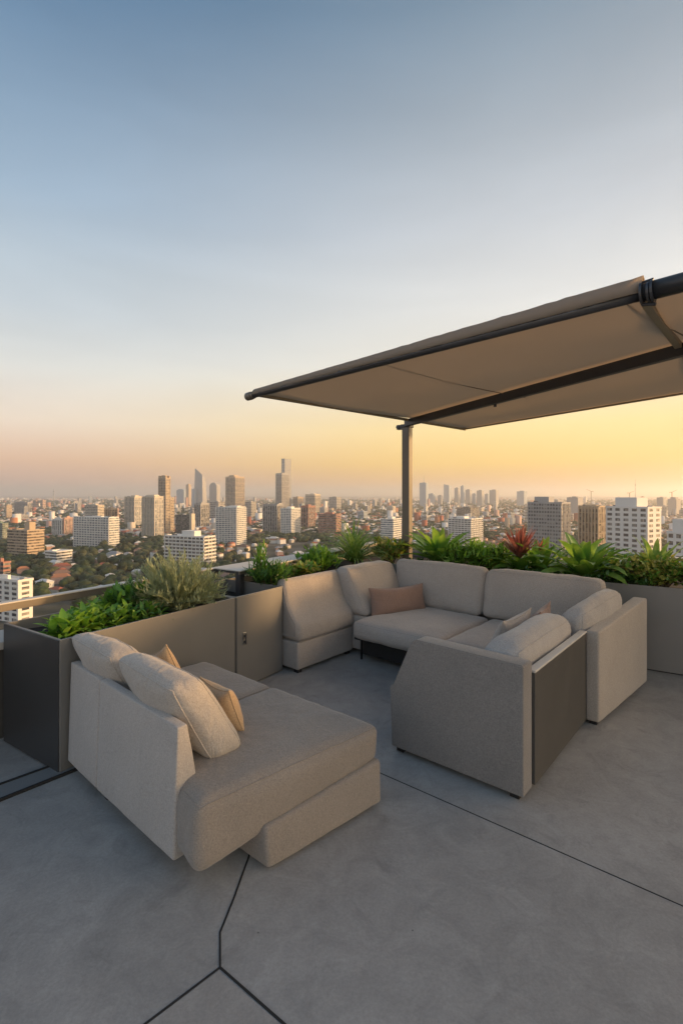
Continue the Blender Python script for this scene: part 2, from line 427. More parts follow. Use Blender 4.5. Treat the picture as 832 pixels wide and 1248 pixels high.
# ================================================================ PLANTERS
ZT = .79
def on_left(x, p):
    t = (x-416)/F; q = p*(t*vB.y-vB.x)/(uL.x-t*uL.y); return q
def on_back(x, q):
    t = (x-416)/F; return q*(t*uL.y-uL.x)/(vB.x-t*vB.y)
def trough(root, p0, p1, q0, q1, zt, mat, soilz=.07, th=.018):
    mb = MB()
    mb.wbox(W, p0, p0+th, q0, q1, 0.012, zt); mb.wbox(W, p1-th, p1, q0, q1, 0.012, zt)
    mb.wbox(W, p0+th, p1-th, q0, q0+th, 0.012, zt); mb.wbox(W, p0+th, p1-th, q1-th, q1, 0.012, zt)
    mb.build('trough', mat, root, bevel=.002)
    k = MB(); k.wbox(W, p0+.02, p1-.02, q0+.02, q1-.02, 0, .012); k.build('plinth', M['foot'], root)
    # lumpy soil
    n1, n2 = 14, max(10, int((q1-q0)*10) if (q1-q0) > (p1-p0) else 10)
    n1 = max(10, int((p1-p0)*10)); V = []; Fc = []
    for i in range(n1+1):
        for j in range(n2+1):
            pp = p0+th+(p1-p0-2*th)*i/n1; qq = q0+th+(q1-q0-2*th)*j/n2
            V.append(W(pp, qq, zt-soilz+.02*noise.noise(Vector((pp*9, qq*9, 0)))))
    for i in range(n1):
        for j in range(n2):
            a = i*(n2+1)+j; Fc.append((a, a+n2+1, a+n2+2, a+1))
    mesh_obj('soil', V, Fc, M['soil'], root, smooth=True)
q0L = 1.525; qj = on_left(287, PL); qc = on_left(344, PL)
rl = empty('planter_box', W(PL, q0L, 0), 'long bronze-grey metal planter box at the left behind the chaise sofa', 'planter')
trough(rl, -3.67, PL, q0L, qj-.006, ZT, M['planter'])
m = MB(); m.wbox(W, -3.66, PL-.012, q0L-.006, q0L-.001, .012, ZT-.004); m.build('end_panel', M['planter_dark'], rl)
rc = empty('planter_cabinet', W(PL, qj, 0), 'grey metal planter cabinet with a small latch beside the armless corner seat', 'planter')
trough(rc, -3.70, PL, qj+.006, qc, ZT, M['planter'], soilz=.12)
m = MB(); m.wbox(W, PL+.002, PL+.006, qj+.012, qc-.012, .03, ZT-.012); m.build('door', M['planter'], rc, bevel=.001)
h0 = on_left(297, PL)
hb = MB(); hb.wbox(W, PL+.007, PL+.012, h0-.016, h0+.016, .38, .48); hd = hb.build('latch', M['steel'], rc, bevel=.002)
hb = MB(); hb.wbox(W, PL+.012, PL+.03, h0-.012, h0+.004, .395, .415); hb.wbox(W, PL+.012, PL+.03, h0-.012, h0+.004, .445, .465)
hb.tube([W(PL+.03, h0-.004, .385), W(PL+.03, h0-.004, .475)], .006, 8); hb.build('handle', M['rack'], hd)
rb = empty('planter_box', W(0, QB, 0), 'long grey metal planter box running behind the corner sofa under the awning', 'planter')
trough(rb, PL-.74, 7.5, QB, 6.84, ZT, M['planter'])
rs = empty('planter_box', W(PL-.2, qc, 0), 'short grey planter section behind the armless corner seat', 'planter')
trough(rs, -3.70, PL-.16, qc+.004, QB-.004, ZT-.004, M['planter'])
# parapet at far left
pr = empty('parapet_wall', W(-3.9, 1.0, 0), 'dark rough stone parapet with pale coping left of the planter', 'parapet')
m = MB(); m.wbox(W, -3.98, -3.73, -4, 6.2, 0, .60); m.build('wall', M['stone'], pr)
m = MB(); m.wbox(W, -4.05, -3.706, -4, 6.2, .603, .655); m.build('coping', M['coping'], pr, bevel=.006)

# added sun blocker along the back planter (outside the picture, it shades the seats)
ps_ = empty('sun_blocker', W(4, 6.1, .7), 'unseen sun blocker added along the back planter beyond the right edge', 'screen')
m = MB(); m.wbox(W, .64, 7.5, 6.08, 6.10, .74, 1.80); m.build('panel', M['planter'], ps_)
for p in (.62, 2.4, 4.1, 5.8, 7.45):
    m = MB(); m.wbox(W, p, p+.05, 6.06, 6.12, .70, 1.83); m.build('post', M['rack'], ps_)

# ================================================================ RAILS
r1 = empty('guard_rail', W(-3.78, 1.0, 0), 'pale topped bronze hand rail over the leafy left planter', 'railing')
m = MB(); m.wbox(W, -3.82, -3.755, -3.5, 4.55, .895, .905); m.build('top_plate', M['rail'], r1, bevel=.002)
m = MB(); m.wbox(W, -3.812, -3.765, -3.5, 4.55, .845, .893); m.build('rail_bar', M['railedge'], r1, bevel=.002)
for q in (-1.5, .6, 2.6, 4.4):
    m = MB(); m.wbox(W, -3.80, -3.775, q-.015, q+.015, .657, .845); m.build('support', M['rack'], r1)
r2 = empty('guard_rail', W(-3.0, 4, 0), 'flat pale ledge rail on a grey post starting beside the silvery bush', 'railing')
qs = on_left(291, -3.42)
m = MB(); m.box8([W(-3.78, qs, .898), W(-3.40, qs, .898), W(-3.62, 6.84, .898), W(-3.78, 6.95, .898)],
                 [W(-3.78, qs, .908), W(-3.40, qs, .908), W(-3.62, 6.84, .908), W(-3.78, 6.95, .908)]); m.build('top_plate', M['rail'], r2, bevel=.002)
m = MB(); m.box8([W(-3.43, qs+.004, .868), W(-3.41, qs+.004, .868), W(-3.63, 6.83, .868), W(-3.65, 6.83, .868)],
                 [W(-3.43, qs+.004, .896), W(-3.41, qs+.004, .896), W(-3.63, 6.83, .896), W(-3.65, 6.83, .896)]); m.build('front_edge', M['railedge'], r2)
m = MB(); m.wbox(W, -3.475, -3.415, qs+.01, qs+.07, .60, .896); m.build('post', M['rack'], r2, bevel=.003)
m = MB(); m.wbox(W, -3.77, -3.48, qs+.004, qs+.012, .875, .896); m.build('end_cap', M['rack'], r2)
for q in (4.9, 6.2):
    m = MB(); m.wbox(W, -3.76, -3.72, q, q+.04, .2, .896); m.build('post', M['rack'], r2)
r3 = empty('guard_rail', W(0, 6.9, 0), 'thin pale rail along the back planter behind the bromeliads', 'railing')
m = MB(); m.wbox(W, -3.60, 7.5, 6.86, 6.96, .898, .912); m.build('top_plate', M['rail'], r3, bevel=.002)
m = MB(); m.wbox(W, -3.60, 7.5, 6.88, 6.94, .87, .896); m.build('rail_bar', M['railedge'], r3)
for p in (-2.2, -.6, 1.2, 3.0, 4.8, 6.6):
    m = MB(); m.wbox(W, p, p+.04, 6.89, 6.93, 0, .87); m.build('support', M['rack'], r3)

# ================================================================ U SOFA
def blk(o, a0, a1, b0, b1, z0, z1, t=None):
    bt = [SP(o, a0, b0, z0), SP(o, a1, b0, z0), SP(o, a1, b1, z0), SP(o, a0, b1, z0)]
    if t is None: t = (a0, a1, b0, b1)
    tp = [SP(o, t[0], t[2], z1), SP(o, t[1], t[2], z1), SP(o, t[1], t[3], z1), SP(o, t[0], t[3], z1)]
    return bt+tp
def feet(root, o, pts, h=.04, s=.05, name='foot'):
    for a, b in pts:
        m = MB(); m.wbox(lambda p, q, z: SP(o, p, q, z), a-s/2, a+s/2, b-s/2, b+s/2, 0, h); m.build(name, M['foot'], root)

# --- armless wedge seat on its block
o = O_U
w = empty('wedge_sofa', SP(o, -.15, -.4), 'armless taupe wedge seat on an upholstered block beside the planter cabinet', 'sofa seat')
softobj('base', M['fab_u'], w, blk(o, -.34, 0, -.80, 0, .035, .285), r=.018, puff=(.004, .004, 0), wr=.0015)
# profile cushion: seat nose in front, back sloping up
prof = [(-.0, .295), (.012, .33), (.012, .42), (-.002, .455), (-.035, .49), (-.085, .55), (-.125, .63), (-.155, .72), (-.18, .80), (-.195, .825), (-.225, .842), (-.26, .838), (-.285, .82), (-.30, .78), (-.32, .55), (-.335, .32), (-.33, .295)]
V = []; Fc = []; nb = 26
for i in range(nb+1):
    s = i/nb; e = min(s, 1-s)*.82; k = 1-max(0, 1-e/.03)**2*.16 if e < .03 else 1
    cx, cz = -.16, .55
    for (a, z) in prof:
        bulge = .012*math.sin(math.pi*s)**.5
        aa = cx+(a-cx)*k; zz = cz+(z-cz)*k
        nz = noise.fractal(Vector((s*6, a*9, z*7)), 1, 2, 3)*.005
        aa += (bulge+nz)*(1 if a > -.2 else -.2)
        V.append(SP(o, aa, -.81+.82*s, max(.29, zz+nz*.5)))
n = len(prof)
for i in range(nb):
    for j in range(n):
        a = i*n+j; b = i*n+(j+1) % n; Fc.append((a, b, b+n, a+n))
Fc.append(tuple(range(n-1, -1, -1))); Fc.append(tuple(nb*n+j for j in range(n)))
cu = mesh_obj('cushion', V, Fc, M['fab_u'], w, smooth=True)
for ring in ([V[j]+(-bS)*.001 for j in range(n)], [V[nb*n+j] for j in range(n)]):
    mb = MB(); mb.tube(ring, .004, 6, closed=True); mb.build('piping', M['fab_u'], cu, smooth=True)
feet(w, o, [(-.05, -.75), (-.05, -.05), (-.28, -.75), (-.28, -.05)], .035)

# --- corner sofa with two seats along the back
s = empty('corner_sofa', SP(o, 1.1, .3), 'taupe two seat corner sofa with tall back cushions below the awning', 'sofa')
FS = lambda p, q, z: SP(o, p, q, z)
m = MB(); m.wbox(FS, .22, 2.2, -.12, .86, .07, .24); m.build('frame', M['foot'], s)
m = MB()
m.wbox(FS, .175, .191, -.10, -.084, 0, .235); m.build('leg', M['foot'], s)
for a, b in ((1.15, -.05), (2.1, -.05), (.25, .78), (2.1, .78)):
    m = MB(); m.wbox(FS, a, a+.025, b, b+.025, 0, .12); m.build('leg', M['foot'], s)
m = MB(); m.wbox(FS, .18, 2.1, -.20, -.17, .225, .245); m.build('front_rail', M['foot'], s)
softobj('seat_cushion', M['fab_u'], s, blk(o, .20, 1.165, -.27, .74, .25, .42), piping=[(2, 1)], r=.055, puff=(.01, .014, .028), wr=.005, seed=1, n=20)
softobj('seat_cushion', M['fab_u'], s, blk(o, 1.175, 2.15, -.27, .74, .25, .42), piping=[(2, 1)], r=.055, puff=(.01, .014, .028), wr=.005, seed=2, n=20)
softobj('back_cushion', M['fab_u'], s, blk(o, .03, 1.075, .68, .92, .42, .885, (-.02, 1.07, .80, .945)), piping=[(1, -1)], r=.06, puff=(.01, .045, .014), wr=.009, seed=3, n=22)
softobj('back_cushion', M['fab_u'], s, blk(o, 1.09, 2.16, .68, .92, .42, .885, (1.08, 2.16, .80, .945)), piping=[(1, -1)], r=.06, puff=(.01, .045, .014), wr=.009, seed=4, n=22)
softobj('side_cushion', M['fab_u'], s, blk(o, -.20, .20, -.02, .75, .40, .865, (-.24, -.06, -.02, .80)), piping=[(0, 1)], r=.06, puff=(.035, .01, .012), wr=.008, seed=5, n=20)
softobj('side_frame', M['fab_u'], s, blk(o, -.28, .18, .0, .95, .05, .40), r=.02, puff=(0, 0, 0), wr=.001)
softobj('back_frame', M['fab_u'], s, blk(o, .19, 2.2, .90, .99, .05, .70), r=.02, puff=(0, 0, 0), wr=.001)
# brown lumbar pillow leaning on side cushion
pc = SP(o, .335, .33, .545)
pillow_thing('lumbar_pillow', 'dull brown oblong pillow leaning in the far corner of the taupe sofa', 'pillow', M['fab_brown'], pc, (aS*.38+bS*.86), Vector((0, 0, 1))-aS*.30-bS*.1, .66, .29, .15, seed=2, wr=.007, pinch=.05)

# --- right return, far unit (tan side)
s = empty('sofa_unit', SP(o, 2.2, .4), 'sofa unit with a tan upholstered side at the right end of the corner sofa', 'sofa')
softobj('side_shell', M['fab_side'], s, [SP(o, 2.26, -.15, .035), SP(o, 2.35, -.15, .035), SP(o, 2.47, .97, .035), SP(o, 2.36, .97, .035),
                                          SP(o, 2.26, -.15, .675), SP(o, 2.35, -.15, .675), SP(o, 2.47, .97, .755), SP(o, 2.36, .97, .755)], r=.016, puff=(0, 0, 0), wr=.0012)
softobj('base', M['fab_side'], s, blk(o, 1.85, 2.25, -.13, .68, .05, .42), r=.03, puff=(0, 0, 0), wr=.001)
softobj('back_cushion', M['fab_light'], s, [SP(o, 1.93, -.14, .40), SP(o, 2.24, -.14, .40), SP(o, 2.34, .66, .40), SP(o, 2.0, .66, .40),
                                             SP(o, 2.10, -.14, .79), SP(o, 2.25, -.14, .79), SP(o, 2.36, .62, .865), SP(o, 2.20, .62, .865)], piping=[(0, -1), (0, 1)], r=.075, puff=(.02, .012, .03), wr=.009, seed=8, n=20)
feet(s, o, [(2.30, -.08), (2.40, .88)], .035)

# --- right return, near unit (charcoal back panel and thick arm)
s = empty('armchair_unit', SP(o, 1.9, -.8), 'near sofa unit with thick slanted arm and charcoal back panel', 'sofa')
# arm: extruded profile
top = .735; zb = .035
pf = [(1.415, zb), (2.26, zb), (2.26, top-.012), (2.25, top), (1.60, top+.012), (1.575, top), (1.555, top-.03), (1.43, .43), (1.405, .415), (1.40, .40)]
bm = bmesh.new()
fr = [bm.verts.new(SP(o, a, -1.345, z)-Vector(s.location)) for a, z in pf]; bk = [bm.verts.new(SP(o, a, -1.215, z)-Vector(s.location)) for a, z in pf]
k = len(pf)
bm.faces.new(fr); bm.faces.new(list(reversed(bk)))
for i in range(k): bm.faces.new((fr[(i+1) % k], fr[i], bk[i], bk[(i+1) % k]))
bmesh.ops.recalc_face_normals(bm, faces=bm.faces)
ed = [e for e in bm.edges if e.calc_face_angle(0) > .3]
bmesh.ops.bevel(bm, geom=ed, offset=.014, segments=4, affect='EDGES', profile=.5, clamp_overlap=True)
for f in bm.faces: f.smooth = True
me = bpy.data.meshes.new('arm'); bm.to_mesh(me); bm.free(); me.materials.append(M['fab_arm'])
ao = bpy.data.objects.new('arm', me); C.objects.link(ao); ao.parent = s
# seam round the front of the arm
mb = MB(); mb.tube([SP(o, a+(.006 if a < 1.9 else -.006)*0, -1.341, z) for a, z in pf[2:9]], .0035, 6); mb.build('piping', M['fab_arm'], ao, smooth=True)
m = MB(); m.wbox(FS, 2.235, 2.272, -1.205, -.18, .045, .662); m.build('back_panel', M['panel'], s, bevel=.003)
m = MB(); m.wbox(FS, 2.228, 2.275, -1.205, -.165, .664, .676); m.build('top_trim', M['rail'], s, bevel=.002)
softobj('base', M['fab_u'], s, blk(o, 1.42, 2.22, -1.205, -.18, .05, .26), r=.02, puff=(0, 0, 0), wr=.001)
softobj('seat_cushion', M['fab_u'], s, blk(o, 1.40, 2.05, -1.205, -.32, .265, .42), piping=[(2, 1)], r=.05, puff=(.01, .01, .025), wr=.004, seed=11)
softobj('back_cushion', M['fab_light'], s, blk(o, 1.88, 2.185, -1.20, -.17, .40, .775, (1.95, 2.20, -1.20, -.17)), piping=[(0, 1)], r=.10, puff=(.014, .010, .035), wr=.008, seed=9, n=22)
feet(s, o, [(1.46, -1.29), (2.2, -1.29), (2.22, -.25)], .04)
pillow_thing('throw_pillow', 'greyish brown throw pillow leaning against the cushion of the charcoal backed unit', 'pillow', M['fab_u'], SP(o, 1.84, -.50, .60), bS, Vector((0, 0, 1))+aS*.35, .52, .42, .15, seed=5)
pillow_thing('throw_pillow', 'small brown throw pillow tucked behind the greyish one at the right', 'pillow', M['fab_brown'], SP(o, 1.92, -.16, .615), bS-aS*.15, Vector((0, 0, 1))+aS*.35, .42, .40, .13, seed=6)

# ================================================================ CHAISE SOFA
o = O_C
FC = lambda p, q, z: SP(o, p, q, z)
s = empty('chaise_sofa', SP(o, .7, .4), 'greige linen chaise sofa seen from behind in the left foreground', 'sofa')
def backpanel(a0, a1, name):
    return softobj(name, M['fab_light'], s, [SP(o, a0, -.02-.03*a0, .07), SP(o, a1, -.02-.03*a1, .07+.015*max(0, a1-.4)/.8), SP(o, a1, .12, .07+.015*max(0, a1-.4)/.8), SP(o, a0, .12, .07),
                                    SP(o, a0, .0-.03*a0, .65), SP(o, a1, -.03*a1, .65), SP(o, a1, .048-.03*a1, .65), SP(o, a0, .048-.03*a0, .65)], r=.010, puff=(0, .003, .0), wr=.0018, n=24)
backpanel(-.01, .405, 'back_panel'); backpanel(.409, 1.215, 'back_panel')
# lower frame
m = MB(); m.wbox(FC, .02, 1.30, .12, .90, .10, .20); m.build('frame', M['foot'], s)
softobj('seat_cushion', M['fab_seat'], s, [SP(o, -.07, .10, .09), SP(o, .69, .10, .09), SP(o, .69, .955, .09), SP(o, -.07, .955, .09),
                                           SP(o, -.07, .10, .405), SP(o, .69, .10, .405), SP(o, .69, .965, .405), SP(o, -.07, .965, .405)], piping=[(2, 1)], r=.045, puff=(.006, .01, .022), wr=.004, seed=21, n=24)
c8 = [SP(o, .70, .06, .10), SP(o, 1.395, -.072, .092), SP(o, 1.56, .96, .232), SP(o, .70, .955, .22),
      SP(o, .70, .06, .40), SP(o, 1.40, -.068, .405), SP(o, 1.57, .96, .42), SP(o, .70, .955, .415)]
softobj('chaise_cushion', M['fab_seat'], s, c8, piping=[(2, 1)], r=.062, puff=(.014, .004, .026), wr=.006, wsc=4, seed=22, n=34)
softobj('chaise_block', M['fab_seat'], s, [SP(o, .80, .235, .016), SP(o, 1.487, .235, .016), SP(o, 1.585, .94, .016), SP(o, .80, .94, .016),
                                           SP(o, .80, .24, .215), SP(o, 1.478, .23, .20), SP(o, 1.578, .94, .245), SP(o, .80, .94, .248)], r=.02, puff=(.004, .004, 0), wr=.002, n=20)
feet(s, o, [(1.41, .31), (1.50, .88), (.86, .88), (.42, .03), (.05, .05), (.05, .85)], .05, .03)
# back pillows: boxed, plump, leaning over the back panel
def backpillow(label, a0, a1, seed, dz=0, db=0, tl=0, h=.80):
    e = empty('back_pillow', SP(o, (a0+a1)/2, .15, .41), label, 'pillow')
    bsh = lambda a: -.03*a+db
    c8 = [SP(o, a0+.02, .155+bsh(a0), .42+dz), SP(o, a1, .15+bsh(a1), .405+dz), SP(o, a1+.03, .335+bsh(a1), .415+dz), SP(o, a0+.02, .33+bsh(a0), .42+dz),
          SP(o, a0-.03, -.04+bsh(a0), h+dz+tl), SP(o, a1-.06, -.03+bsh(a1), h+dz-.01), SP(o, a1-.05, .13+bsh(a1), h+.01+dz), SP(o, a0-.01, .10+bsh(a0), h+.01+dz+tl)]
    ob = softobj('cover', M['fab_pillow'], e, c8, piping=[(1, -1), (1, 1)], pr=.004, r=.048, puff=(.022, .05, .022), wr=.006, wsc=5.5, seed=seed, n=30)
backpillow('pale greige back pillow at the far left end of the chaise sofa', -.02, .55, 31, 0, .032, .0, .80)
backpillow('large pale greige back pillow leaning on the chaise sofa nearest the viewer', .60, 1.19, 35, 0, .04, .02, .79)
pillow_thing('throw_pillow', 'ochre throw pillow with its corner showing between the two back pillows', 'pillow', M['fab_ochre'], SP(o, .41, .355, .585), aS+bS*.1+up3*.42, Vector((0, 0, 1))-bS*.35+aS*-.5, .30, .30, .12, seed=13)
pillow_thing('throw_pillow', 'ochre throw pillow showing behind the right edge of the large back pillow', 'pillow', M['fab_ochre'], SP(o, .96, .375, .545), aS-bS*.05, Vector((0, 0, 1))-bS*.38-aS*.15, .27, .26, .12, seed=14)

# ================================================================ AWNING
def AW(x, y, dz=0):
    k0, a_, b_ = 1.2015, -.01, -.04
    tx = (x-416)/F; ty = (HZ-y)/F
    Y = k0/(ty-a_*tx-b_); return Vector((tx*Y, Y, EYE+ty*Y+dz))
T0, T1, TC = AW(303, 483), AW(832, 346), AW(786, 358.6)
B0, B1 = AW(498, 512), AW(832, 421)
E0, E1 = AW(567, 523), AW(832, 480)
T2 = T0+(T1-T0)*1.55; B2 = B0+(B1-B0)*1.9; E2 = E0+(E1-E0)*2.3
aw = empty('awning', T0, 'beige canvas patio awning on grey tubes above the corner sofa', 'awning')
up = Vector((0, 0, 1))
dT = (T1-T0).normalized()
m = MB(); m.tube([T0+dT*.05, TC], .030, 16); m.build('front_tube', M['rack'], aw, smooth=True)
m = MB(); m.tube([TC-up*-.012-dT*.022, T2+up*.012], .050, 20); m.build('roller_tube', M['rack'], aw, smooth=True)
m = MB(); m.tube([T0-dT*.02, T0+dT*.05], .042, 16); m.tube([T0+dT*.055, T0+dT*.09], .036, 16); m.build('end_cap', M['railedge'], aw, smooth=True)
m = MB()
for d in (-.02, .012, .03): m.tube([TC+dT*d+up*.006, TC+dT*(d+.012)+up*.006], .062 if d != .012 else .056, 18)
m.tube([TC+up*.065-dT*.03, TC+up*.07+dT*.04], .010, 8); m.tube([TC-up*.052-dT*.01, TC-up*.066+dT*.05], .009, 8)
m.build('clamp', M['rack'], aw, smooth=False)
# canvas: three strips, gently sagging, wrapped over the front tube
def canvas(P00, P10, P01, P11, name, sag=.03, nu=30, nv=12, seed=0, thick=.004):
    V = []; Fc = []
    for i in range(nu+1):
        for j in range(nv+1):
            u_, v_ = i/nu, j/nv
            p = (P00*(1-u_)+P10*u_)*(1-v_)+(P01*(1-u_)+P11*u_)*v_
            z = -sag*math.sin(math.pi*v_)+.006*noise.noise(Vector((u_*7+seed, v_*3, 0)))*math.sin(math.pi*v_)*3
            V.append(p+up*z)
    nV = len(V); V += [p+up*thick for p in V]
    for i in range(nu):
        for j in range(nv):
            a = i*(nv+1)+j; q = (a, a+1, a+nv+2, a+nv+1)
            Fc.append(q); Fc.append(tuple(x+nV for x in reversed(q)))
    # close the rim
    rim = [i*(nv+1) for i in range(nu+1)]+[nu*(nv+1)+j for j in range(1, nv+1)]+[i*(nv+1)+nv for i in range(nu-1, -1, -1)]+[j for j in range(nv-1, 0, -1)]
    for i in range(len(rim)):
        a, b = rim[i], rim[(i+1) % len(rim)]; Fc.append((a, b, b+nV, a+nV))
    return mesh_obj(name, V, Fc, M['canvas'], aw, smooth=True)
eL = (E0-T0).normalized(); BL = T0+(E0-T0)*((B0-T0).dot(eL)/(E0-T0).length)
fabz = up*.030
canvas(T0+dT*.10+fabz, T2+fabz, BL+dT*.06+up*.020, B2+up*.02, 'canvas', seed=1)
canvas(BL+dT*.06+up*.020, B2+up*.02, E0+up*.012, E2+up*.012, 'canvas', seed=4, sag=.02)
# valance roll: canvas wrapped around the tube, growing towards the clamp
V = []; Fc = []; nu = 60; prf = [(0.034, .0), (.030, .035), (.012, .062), (-.012, .075), (-.034, .066), (-.043, .035), (-.040, .0)]
side = dT.cross(up).normalized()   # away from the camera or towards: made symmetric
if side.dot(-T0) < 0: side = -side
for i in range(nu+1):
    u_ = i/nu; p = (T0+dT*.09)*(1-u_)+(TC-dT*.01)*u_; k = .85+.55*u_
    for (sx, sz) in prf:
        wob = .006*noise.noise(Vector((u_*38, sx*40, sz*25)))*(1+u_)+.004*math.sin(u_*160+sz*60)*u_
        V.append(p+side*(sx*(.9+.25*u_)+wob)+up*(sz*k+.006*u_))
k = len(prf)
for i in range(nu):
    for j in range(k-1):
        a = i*k+j; Fc.append((a, a+k, a+k+1, a+1))
vo = mesh_obj('rolled_canvas', V, Fc, M['canvas'], aw, smooth=True)
sm = vo.modifiers.new('t', 'SOLIDIFY'); sm.thickness = .003
# rafters, side rails, beam
def bar(P, Q, w_, h_, name, mat, dz=0):
    d = (Q-P).normalized(); s_ = d.cross(up).normalized()*w_/2; u2 = s_.cross(d).normalized()
    h2 = Vector((0, 0, h_/2)); m = MB()
    P = P+up*dz; Q = Q+up*dz
    m.box8([P-s_-h2, P+s_-h2, Q+s_-h2, Q-s_-h2], [P-s_+h2, P+s_+h2, Q+s_+h2, Q-s_+h2]); return m.build(name, mat, aw, bevel=.003)
bar(T0+dT*.12+eL*.03, E0, .035, .03, 'side_rail', M['tanrail'], -.002)
bar(E0, E2, .012, .022, 'rear_rail', M['tanrail'], .004)
bar(B0-(B1-B0).normalized()*.06, B2, .06, .085, 'beam', M['rack'], -.03)
RF = AW(785, 366); RG = AW(828, 423); dR_ = (RG-RF)
bar(RF+dR_*.04, RG-dR_*.02, .045, .04, 'rafter', M['tanrail'], .0)
bar(RG+dR_*.08, RF+dR_*2.3, .045, .04, 'rafter', M['tanrail'], .0)
for sh in (0, 1.75):
    SA = T0+dT*((AW(479, 453)-T0).dot(dT)+sh); pts = []
    for k in range(15):
        v_ = k/14*.97+.01; p = SA*(1-v_)+(SA+eL*(BL-T0).length)*v_
        pts.append(p+up*(.030*(1-v_)+.020*v_-.03*math.sin(math.pi*v_)-.0005))
    m = MB(); m.tube(pts, .0042, 6); m.build('seam', M['seam'], aw, smooth=True)
m = MB(); q_ = AW(603, 485)-up*.06; m.box(q_.x-.012, q_.x+.012, q_.y-.012, q_.y+.012, q_.z-.03, q_.z+.02); m.build('bracket', M['rack'], aw)
# post
pX = Vector((.86, 6.45, 0)); ang = math.atan2(uL.y, uL.x); ps = .052
post = empty('awning_post', (pX.x, pX.y, .72), 'square grey metal post holding the awning, standing in the planter', 'post')
FP = lambda a, b, z: Vector((pX.x, pX.y, z))+vB*a+uL*b
m = MB(); m.wbox(FP, -ps, ps, -ps, ps, .70, 2.535); m.build('shaft', M['postm'], post, bevel=.004)
m = MB(); m.wbox(FP, -ps-.012, ps+.012, -ps-.012, ps+.012, 2.52, 2.56); m.build('cap', M['rack'], post, bevel=.003)
m = MB(); m.wbox(FP, -.14, -.052, -.03, .03, 2.50, 2.56); m.tube([FP(-.12, -.05, 2.53), FP(-.12, .05, 2.53)], .02, 10); m.build('bracket', M['rack'], post)

# ================================================================ PLANTS
class Leaves:
    def __init__(s): s.v = []; s.f = []
    def blade(s, base, d, L_, w_, droop=.6, seg=6, fold=.25, shape='lance', twist=0):
        d = Vector(d).normalized(); p = Vector(base)
        side = d.cross(Vector((0, 0, 1)))
        if side.length < .05: side = Vector((math.cos(twist*9), math.sin(twist*9), 0))
        side.normalize()
        n0 = len(s.v)
        for i in range(seg+1):
            t = i/seg
            if shape == 'lance': ww = math.sin(math.pi*min(1, t*.92+.08)**.75)**.9
            elif shape == 'strap': ww = min(1, t*5+.45)*(1-max(0, t-.55)/.45)**.6 if t < 1 else 0
            elif shape == 'grass': ww = (1-t)**.5*.9+.1
            else: ww = math.sin(math.pi*min(1, t*.96+.04))**.6
            ww = max(ww, .02)*w_/2
            nrm = side.cross(d).normalized()
            sd = (side*math.cos(twist)+nrm*math.sin(twist))
            s.v += [p-sd*ww+nrm*ww*fold, p.copy(), p+sd*ww+nrm*ww*fold]
            p = p+d*(L_/seg)
            ax = side
            d = (Matrix.Rotation(-droop/seg*(.4+1.2*t), 3, ax) @ d).normalized()
        for i in range(seg):
            a = n0+i*3
            s.f += [(a, a+1, a+4, a+3), (a+1, a+2, a+5, a+4)]
    def build(s, name, mat, parent): return mesh_obj(name, s.v, s.f, mat, parent, smooth=True)
def rd(a, b): return random.uniform(a, b)
def dirv(az, el): return Vector((math.cos(az)*math.cos(el), math.sin(az)*math.cos(el), math.sin(el)))

def rosette(c, n, L0, L1, w_, mat, label, el=(15, 75), droop=.9, shape='strap', name='broadleaf_plant', cat='plant', fold=.3, heart=None, group=None, seg=7):
    e = empty(name, c, label, cat, group); lv = Leaves()
    for i in range(n):
        az = i*2.39996+rd(-.25, .25); t = i/n
        elv = R(el[0]+(el[1]-el[0])*t+rd(-6, 6))
        lv.blade(c+Vector((rd(-.02, .02), rd(-.02, .02), rd(-.01, .02)))+dirv(az, 0)*.02, dirv(az, elv), rd(L0, L1)*(1-.25*t), w_*rd(.8, 1.15), droop*rd(.6, 1.3), seg, fold, shape, rd(-.25, .25))
    lv.build('foliage', mat, e)
    if heart: 
        h = Leaves()
        for i in range(heart[0]):
            az = rd(0, 6.28); h.blade(c+Vector((0, 0, heart[1])), dirv(az, R(rd(35, 88))), rd(heart[2]*.6, heart[2]), heart[3], .3, 5, .2, 'lance')
        h.build('flower_spike', heart[4], e)
    m = MB(); m.tube([c-Vector((0, 0, .07)), c+Vector((0, 0, .03))], [.022, .012], 8); m.build('stem', M['stem'], e)
    return e
def bush(c, rx, ry, h, n, ll, lw, mat, label, name='shrub', cat='shrub', up_=.4, droop=.5, shape='lance', stems=10, group=None, seg=3, mat2=None):
    e = empty(name, c, label, cat, group); lv = Leaves(); l2 = Leaves(); st = MB()
    for k in range(stems):
        az = k*2.4+rd(-.3, .3); r_ = rd(.35, .95)
        tip = c+Vector((math.cos(az)*rx*r_, math.sin(az)*ry*r_, h*rd(.6, 1.0)*(1-.35*r_*r_)))
        mid = c+(tip-c)*.5+Vector((0, 0, h*.12))
        st.tube([c+Vector((math.cos(az)*.03, math.sin(az)*.03, -.06)), mid, tip], [.007, .005, .002], 5)
        m_ = int(n/stems)
        for i in range(m_):
            t = rd(.15, 1.0)**.75
            b = (c*(1-t)**2+mid*2*t*(1-t)+tip*t*t) if True else c
            off = Vector((rd(-1, 1), rd(-1, 1), rd(-.6, .6)))*min(rx, h)*.24
            dd = dirv(rd(0, 6.28), R(rd(-10, 70)))+(tip-c).normalized()*up_
            (l2 if (mat2 and random.random() < .3) else lv).blade(b+off, dd, ll*rd(.6, 1.25), lw*rd(.7, 1.2), droop*rd(.3, 1.5), seg, .25, shape, rd(-.6, .6))
    lv.build('foliage', mat, e)
    if mat2: l2.build('young_foliage', mat2, e)
    st.build('stem', M['stem'], e); return e

